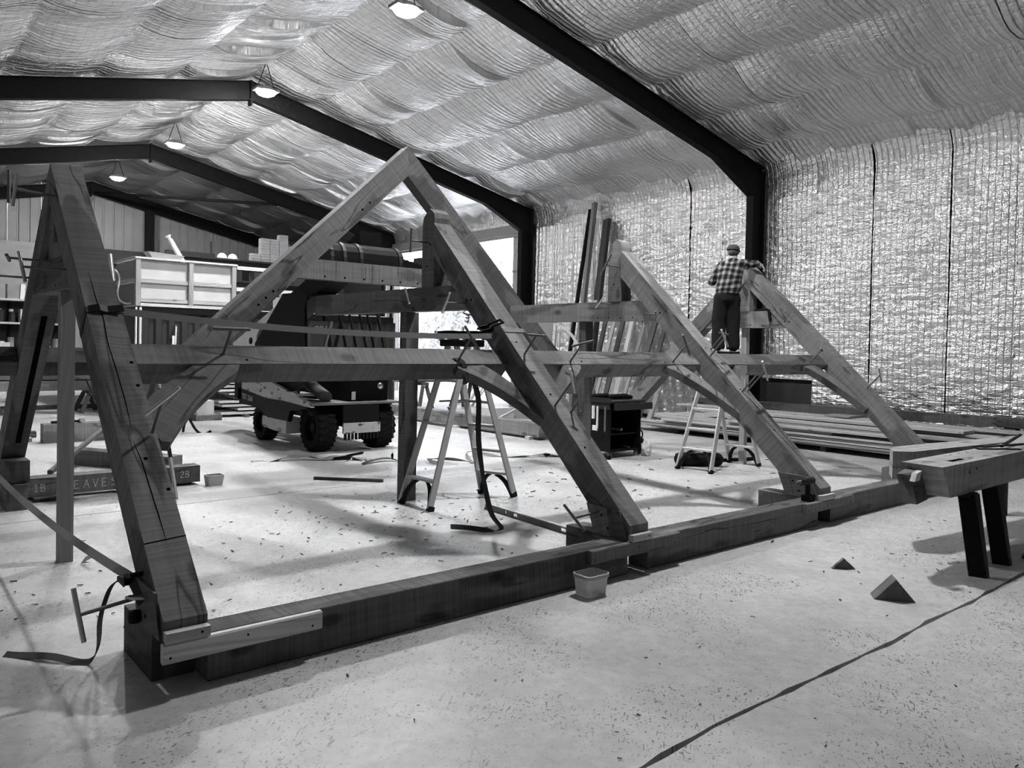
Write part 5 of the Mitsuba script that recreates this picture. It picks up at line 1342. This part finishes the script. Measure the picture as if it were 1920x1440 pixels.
# shelving in the store with boxes and two hard hats
sh = thing('store_shelf', 'dark shelving along the back of the raised store', 'shelving')
for z in (2.9, 3.6, 4.28): put('shelf', box((7.2, 25.6, z), (12.2, 26.3, z + 0.05)), 'dark_paint', sh)
for xx in (7.2, 8.8, 10.4, 12.15): put('upright', box((xx, 26.25, 2.43), (xx + 0.05, 26.3, 4.9)), 'dark_paint', sh)
for q, xx in enumerate((9.02, 9.36)):
    h_ = thing('hard_hat', ('left' if q == 0 else 'right') + ' one of two pale hard hats on the top shelf of the store', 'hard hat', None)
    put('shell', lathe([(0.16, 0.0), (0.15, 0.03), (0.14, 0.09), (0.10, 0.15), (0.04, 0.18), (0, 0.185)], (xx, 25.8, 4.335), n=20), 'white_paint', h_, smooth=True)
    put('brim', lathe([(0.15, 0.0), (0.19, 0.0), (0.19, 0.012), (0.15, 0.02)], (xx, 25.78, 4.332), n=20), 'white_paint', h_)
r = np.random.default_rng(77)
grp = 'small boxes piled on the top shelf of the store'
x = 9.95
for c in range(5):
    nn = (3, 9, 9, 11, 7)[c]
    for q in range(nn):
        put('small_box', box((x, 25.7 + r.uniform(0, .03), 4.332 + q * 0.088), (x + 0.30, 25.95, 4.332 + q * 0.088 + 0.082)), ['card', 'grey_paint'][int(r.random() < .3)], label='small box in the piles on the top shelf of the store', cat='box', group=grp)
    x += 0.315
put('long_case', box((7.3, 25.65, 4.332), (8.75, 25.9, 4.45)), 'dark_paint', label='long dark case lying on the top shelf left of the hard hats', cat='case')
for q in range(14):
    w_, h_ = r.uniform(0.25, 0.6), r.uniform(0.2, 0.5)
    xx, z = 7.3 + (q % 7) * 0.68, (2.952, 3.652)[q // 7]
    put('carton', box((xx, 25.65, z), (xx + w_, 26.1, z + h_)), ['card', 'dark_paint', 'container_paint'][q % 3], label='carton standing on the lower shelves of the store', cat='box', group='cartons on the lower store shelves')
for q in range(6):
    xx = 6.95 + q * 0.62
    put('store_box', box((xx, 19.2, 2.432), (xx + r.uniform(0.3, 0.55), 19.7, 2.432 + r.uniform(0.35, 0.85))), ['container_paint', 'dark_paint', 'card'][q % 3], label='dark box on the store floor behind the handrail', cat='box', group='boxes behind the handrail')

# ---- ply lining and racking on the left
put('ply_lining', box((1.2, 32.55, 0), (5.2, 32.60, 5.0)), 'card', label='plain board lining on the lower gable wall at far left', cat='board lining', kind='structure')
put('ply_lining', box((6.9, 32.55, 0), (15.0, 32.60, 5.0)), 'dark_paint', label='dark board lining on the lower gable wall, right part', cat='board lining', kind='structure')
put('gable_post', xz([(8.45, 0), (8.75, 0), (8.75, 6.55), (8.45, 6.6)], 32.35, 32.6), 'steel', label='dark steel post of the gable wall behind the raised store', cat='post', kind='structure')
rk = thing('racking', 'tall shelving full of tins and tools at the left edge', 'shelving')
for z in (0.5, 1.35, 2.00, 2.60): put('shelf', box((1.9, 23.8, z), (4.25, 24.4, z + 0.05)), 'ply' if z > 1.9 else 'fibre', rk)
for xx in (1.9, 3.05, 4.2): put('upright', box((xx, 24.35, 0), (xx + 0.05, 24.4, 2.9)), 'steel', rk)
put('back_panel', box((1.9, 24.41, 0.5), (4.25, 24.43, 2.6)), 'dark_paint', rk)
cb_ = thing('open_carton', 'grey open carton with a pale flap on the top shelf at far left', 'box')
put('box', box((2.98, 23.85, 2.651), (3.60, 24.2, 3.02)), 'card', cb_)
put('flap', extr([(0, 0), (0.1, 0.05), (0.12, 0.4), (0.02, 0.42)], (3.25, 23.84, 2.62), (1, 0, 0), (0, 0, 1), -0.006, 0.006), 'white_paint', cb_)
for q in range(26):
    s_, c_ = (2.051, 1.401, 2.051)[q % 3], q // 3
    xx = 2.0 + c_ * 0.25 + r.uniform(-.03, .03)
    rr, hh = r.uniform(0.05, 0.10), r.uniform(0.12, 0.36)
    if q % 4 == 3: put('tin', box((xx, 23.9, s_), (xx + 2 * rr, 24.1, s_ + hh)), ['white_paint', 'grey_paint', 'dark_paint'][q % 3], label='small box on the crowded racking at the left edge', cat='box', group='boxes on the left racking')
    else: put('tin', lathe([(0, 0), (rr, 0), (rr, hh), (rr * 0.9, hh + 0.01), (0, hh + 0.01)], (xx + rr, 24.0, s_), n=14), ['dark_paint', 'grey_paint', 'white_paint', 'black'][q % 4], label='tin on the crowded racking at the left edge', cat='tin', group='tins on the left racking', smooth=40)

# ---- workbench with vice things, timbers on trestles, all left of the container
wb_ = thing('workbench', 'pale topped workbench in front of the racking at far left', 'bench')
put('top', box((1.3, 21.4, 1.05), (4.1, 22.2, 1.12)), 'white_paint', wb_)
for xx, yy in ((1.4, 21.5), (4.0, 21.5), (1.4, 22.1), (4.0, 22.1)): put('leg', box((xx - 0.04, yy - 0.04, 0), (xx + 0.04, yy + 0.04, 1.05)), 'grey_paint', wb_)
put('white_panel', box((1.6, 21.5, 1.121), (2.75, 21.54, 1.55)), 'white_paint', label='white board standing on the bench at the left edge', cat='board')
put('canister', lathe([(0, 0), (0.10, 0), (0.11, 0.05), (0.11, 0.1), (0.102, 0.11), (0.11, 0.12), (0.11, 0.3), (0.07, 0.42), (0.03, 0.46), (0, 0.46)], (3.48, 21.7, 1.121), n=18), 'white_paint', label='white ribbed canister on the bench beside the leftmost prop', cat='canister', smooth=30)
mg = thing('machine', 'dark bench machine with chromed body left of the first rafter', 'machine')
put('body', [lathe([(0, 0), (0.13, 0), (0.15, 0.06), (0.14, 0.4), (0.10, 0.48), (0, 0.5)], (3.95, 21.7, 1.121), n=18)], 'black', mg, smooth=30)
put('chrome_band', lathe([(0.152, 0.18), (0.156, 0.2), (0.156, 0.3), (0.15, 0.32)], (3.95, 21.7, 1.121), n=18), 'bright_metal', mg, smooth=40)
put('hose', tube(spline([(3.95, 21.55, 1.2), (4.05, 21.3, 1.0), (4.3, 21.25, 0.95), (4.6, 21.4, 1.0)], 20), 0.02, 6), 'fibre', mg)
put('reel', [lathe([(0.10, -0.06), (0.17, -0.06), (0.17, -0.05), (0.08, -0.045), (0.08, 0.045), (0.17, 0.05), (0.17, 0.06), (0.10, 0.06)], (3.62, 20.55, 1.12), (0, 1, 0), 20)], 'grey_paint', label='cable reel standing on the timbers behind the leftmost prop', cat='reel', smooth=30)
def trestle_wood(x, y, h, lab):
    t = thing('saw_horse', lab, 'saw horse')
    put('top', box((x - 0.06, y - 0.4, h - 0.08), (x + 0.06, y + 0.4, h - 0.002)), 'oak', t, grain=(0, 1, 0), bank=3)
    for s in (-1, 1):
        for q in (-1, 1):
            put('leg', beam((x + s * 0.22, y + q * 0.38, 0), (x + s * 0.05, y + q * 0.30, h - 0.085), 0.09, 0.045, (0, 1, 0)), 'oak', t, grain=(0, 0, 1), bank=2)
    return t
trestle_wood(2.2, 20.4, 0.50, 'saw horse under the stacked timbers at the left edge')
trestle_wood(4.12, 20.3, 0.50, 'saw horse with splayed dark legs left of the first rafter')
for q, (a, b, y0, y1, z0, z1, bk, lab) in enumerate(((1.0, 4.45, 20.1, 20.4, 0.50, 0.72, 9, 'pale squared timber on the saw horses, front one'), (0.8, 4.3, 20.45, 20.75, 0.50, 0.74, 8, 'pale squared timber on the saw horses, behind the front one'),
                                                   (1.4, 4.25, 20.15, 20.45, 0.745, 0.93, 10, 'pale squared timber lying on top of the two on the saw horses'), (1.2, 5.2, 21.2, 21.3, 0.0, 0.10, 9, 'pale timber on the floor below the bench'))):
    put('stored_timber', box((a, y0, z0), (b, y1, z1)), 'oak', grain=(1, 0, 0), bank=bk, seed=150 + q, label=lab, cat='timber')
put('crowbar', cyl((3.32, 16.6, 0.92), (3.62, 16.2, 0.02), 0.016, 8), 'black', label='thin dark bar leaning below the far leg of the nearest truss', cat='bar')
put('stored_timber', box((2.3, 14.45, 0.0), (3.35, 14.72, 0.30)), 'oak', grain=(1, 0, 0), bank=8, seed=160, label='short pale beam with two bolt holes on the far floor, left of the first rafter', cat='timber')
put('offcut_plate', box((1.85, 15.4, 0), (2.35, 15.6, 0.10)), 'oak', grain=(1, 0, 0), bank=3, label='dark short plank on the bright floor beside the far leg', cat='plank')
put('offcut_plate', box((1.8, 14.8, 0), (2.2, 14.95, 0.06)), 'pine', grain=(1, 0, 0), bank=9, label='pale short plank on the bright floor beside the far leg', cat='plank')
ht = thing('mallet', 'mallet with a dark handle lying on the short pale beam', 'mallet')
put('handle', cyl((2.42, 14.56, 0.325), (2.82, 14.56, 0.33), 0.02, 8), 'black', ht)
put('head', cyl((2.86, 14.50, 0.34), (2.86, 14.64, 0.34), 0.04, 12), 'fibre', ht)
put('diagonal_timber', beam((2.20, 12.2, 0.10), (3.15, 10.6, 0.10), 0.24, 0.20), 'oak', grain=(0.5, -0.8, 0), bank=6, label='oak timber lying at an angle on the floor behind the first rafter', cat='timber')
put('thin_batten', beam((1.62, 9.78, 0.235), (2.65, 11.9, 0.50), 0.05, 0.05), 'oak', grain=(0.4, 0.9, 0.1), bank=3, label='thin batten propped from the chalked beam onto the pile behind', cat='batten')
# pile of boards on the floor in the middle distance
r = np.random.default_rng(8)
for q in range(9):
    z = 0.06 + 0.085 * q
    a = 6.3 + r.uniform(-.4, .3); b = 9.2 + r.uniform(-.5, .3)
    put('piled_plank', box((a, 19.55 - 0.9 + r.uniform(0, .08) - 1.2, z), (b, 19.4 - 1.2, z + 0.05)), 'pine', grain=(1, 0, 0), bank=int(r.integers(5, 11)), label='plank in the spaced stack of planks behind the truck', cat='plank', group='planks stacked behind the truck')
    if q < 8:
        for xx in (6.9, 8.6): put('stick', box((xx, 17.35, z + 0.051), (xx + 0.05, 18.2, z + 0.084)), 'oak', grain=(0, 1, 0), bank=1, label='spacer stick between the stacked planks behind the truck', cat='stick', group='sticks in the plank stack')
for xx in (6.6, 7.7, 8.8): put('bearer', box((xx, 17.3, 0), (xx + 0.1, 18.3, 0.058)), 'oak', grain=(0, 1, 0), bank=1, label='bearer under the spaced plank stack behind the truck', cat='bearer', group='bearers of the plank stack')
put('white_block', box((5.42, 16.9, 0.0), (5.95, 17.3, 0.12)), 'oak', grain=(1, 0, 0), bank=5, label='low block on the floor below the curved brace at left', cat='block')
put('white_block', box((5.45, 16.95, 0.121), (5.80, 17.25, 0.42)), 'ply', label='pale carton on the low block below the curved brace at left', cat='carton')
lh = thing('clamp', 'small bent clamp lying on the bright floor below the curved brace', 'clamp')
put('bar', tube(spline([(4.55, 14.9, 0.02), (4.62, 14.8, 0.28), (4.75, 14.8, 0.05), (5.0, 14.75, 0.03)], 16), 0.022, 6), 'black', lh)
LVL = thing('spirit_level', 'pale spirit level leaning on the leg of the tall truss, behind the curved brace', 'spirit level')
put('body', beam((2.63, 8.80, 0.0), (2.585, 9.36, 1.26), 0.055, 0.026, (1, 0, 0)), 'fibre', LVL)
put('vial', beam((2.615, 8.972, 0.42), (2.611, 9.02, 0.53), 0.036, 0.030, (1, 0, 0)), 'black', LVL)
put('vial', beam((2.592, 9.262, 1.06), (2.589, 9.30, 1.15), 0.036, 0.030, (1, 0, 0)), 'black', LVL)

# ---- between the truck and the open door
put('door_beam', box((9.42, 10.65, 0.055), (9.70, 15.85, 0.30)), 'oak', grain=(0, 1, 0), bank=8, seed=170, label='long pale timber lying on the floor before the open door', cat='timber')
for y in (10.9, 13.2, 15.5): put('packer', box((9.35, y - 0.06, 0), (9.8, y + 0.06, 0.054)), 'pine', grain=(1, 0, 0), bank=9, label='packer under the long timber before the open door', cat='packer', group='packers under the door timber')
put('door_beam', box((9.9, 10.7, 0.0), (10.15, 13.6, 0.16)), 'oak', grain=(0, 1, 0), bank=9, seed=171, label='low pale timber lying behind the long one before the open door', cat='timber')
trestle_wood(10.9, 17.0, 0.75, 'saw horse standing left of the dark prop, before the open door')
trestle_wood(12.6, 17.3, 0.78, 'saw horse seen through the fibreglass ladder, before the open door')
put('horse_board', box((10.3, 16.75, 0.75), (13.2, 17.25, 0.80)), 'oak', grain=(1, 0, 0), bank=5, label='board lying across the two saw horses before the open door', cat='board')
put('white_tub', loft([(rrect(0.5, 0.4, 0.08) * 0.02, 0.0), (rrect(0.5, 0.4, 0.08), 0.0), (rrect(0.56, 0.46, 0.09), 0.10), (rrect(0.62, 0.5, 0.1), 0.36), (rrect(0.5, 0.4, 0.1), 0.46), (rrect(0.5, 0.4, 0.1) * 0.02, 0.47)]).apply_translation((12.9, 15.3, 0)), 'white_paint',
    label='white rounded tub on the bright floor before the open door', cat='tub', smooth=30)
fn_ = thing('stand', 'small funnel-topped stand on the floor seen through the ladder', 'stand')
put('stem', lathe([(0.07, 0), (0.07, 0.015), (0.025, 0.03), (0.022, 0.18), (0.09, 0.30), (0.10, 0.33), (0.0, 0.33)], (10.05, 14.3, 0), n=16), 'steel_grey', fn_, smooth=30)
for q in range(9):
    yy = 16.9 + q * 0.16
    put('strip', beam((13.2 + 0.1 * (q % 2), yy + 0.9 - 0.05 * q, 0), (14.3, yy + 0.75, 1.25 + 0.25 * ((q * 7) % 3)), 0.09, 0.03, (1, -0.2, 0)), 'pine', grain=(0.5, 0, 1), bank=7 + q % 4, label='pale strip leaning by the near jamb of the open door', cat='strip', group='strips leaning by the door jamb')
put('crate', box((11.0, 14.0, 0), (11.6, 14.5, 0.28)), 'ply', label='pale low crate behind the long timber, right of the white tub', cat='crate')
put('batten', beam((9.9, 12.6, 0.165), (11.3, 12.9, 0.55), 0.05, 0.05), 'pine', grain=(1, 0, 0.2), bank=5, label='batten slanting up from the low timber behind the ladder', cat='batten')

pt_ = thing('small_tub', 'small pale tub on the floor at the right end of the chalked eaves beam', 'tub')
put('tub', loft([(rrect(0.17, 0.12, 0.02) * 0.02, 0.0), (rrect(0.17, 0.12, 0.02), 0.0), (rrect(0.20, 0.15, 0.025), 0.12), (rrect(0.18, 0.13, 0.02), 0.12)]).apply_translation((3.22, 9.38, 0)), 'fibre', pt_)

# ================================================================== outdoors through the door: hedge bank, shrubs
r = np.random.default_rng(3)


def shrub(x, y, rx, rz, n, lab):
    k = thing('shrub', lab, 'shrub')
    c = hull_body([[((x, y, 0.2), 0.25), ((x, y, rz * 0.5), 0.22)]], 0.3, 1)
    put('stem', c, 'dark_paint', k)
    d = r.normal(size=(n, 3)); d /= np.linalg.norm(d, axis=1, keepdims=True)
    P = V(x, y, rz * 0.55) + d * V(rx, rx, rz * 0.55) * (0.55 + 0.5 * r.random((n, 1)))
    P[:, 2] = np.maximum(P[:, 2], 0.05)
    a = r.normal(size=(n, 3)) * 0.16; b = r.normal(size=(n, 3)) * 0.16
    v = np.stack([P, P + a, P + a + b, P + b], 1).reshape(-1, 3)
    i = np.arange(n) * 4
    put('foliage', trimesh.Trimesh(v, np.vstack([np.c_[i, i + 1, i + 2], np.c_[i, i + 2, i + 3]]), process=False), 'leaf', k, kind='stuff')


spots = [(24, 22, 2.6, 5.5), (25, 26, 3.0, 7.0), (26, 30.5, 3.2, 6.4), (25.5, 35, 3.0, 7.4), (27, 40, 3.6, 6.8), (28, 19.5, 2.8, 8.0), (31, 33, 4.0, 9.5), (31, 25.5, 3.8, 9.8), (33, 42, 4.5, 9.0)]
nm_ = ['nearest bush outside, at the near side of the doorway', 'tall bush outside, second from the near jamb', 'rounded bush outside, middle of the doorway view', 'tall bush outside toward the far jamb', 'broad bush outside at the far jamb',
       'bush outside hidden mostly by the near jamb', 'big tree crown behind the bushes, left part of the doorway', 'big tree crown behind the bushes, right part of the doorway', 'far tree crown at the left of the doorway view']
for (x, y, a, b), l in zip(spots, nm_): shrub(x, y, a, b, 2600, l)
put('bank', hullmesh([(20.5, 16, -0.05), (20.5, 50, -0.05), (22.5, 16, 0.8), (22.5, 50, 0.8), (24, 16, 0.9), (24, 50, 0.9), (26, 16, -0.05), (26, 50, -0.05)]), 'gravel', label='low pale bank outside the doorway below the bushes', cat='bank', kind='structure')
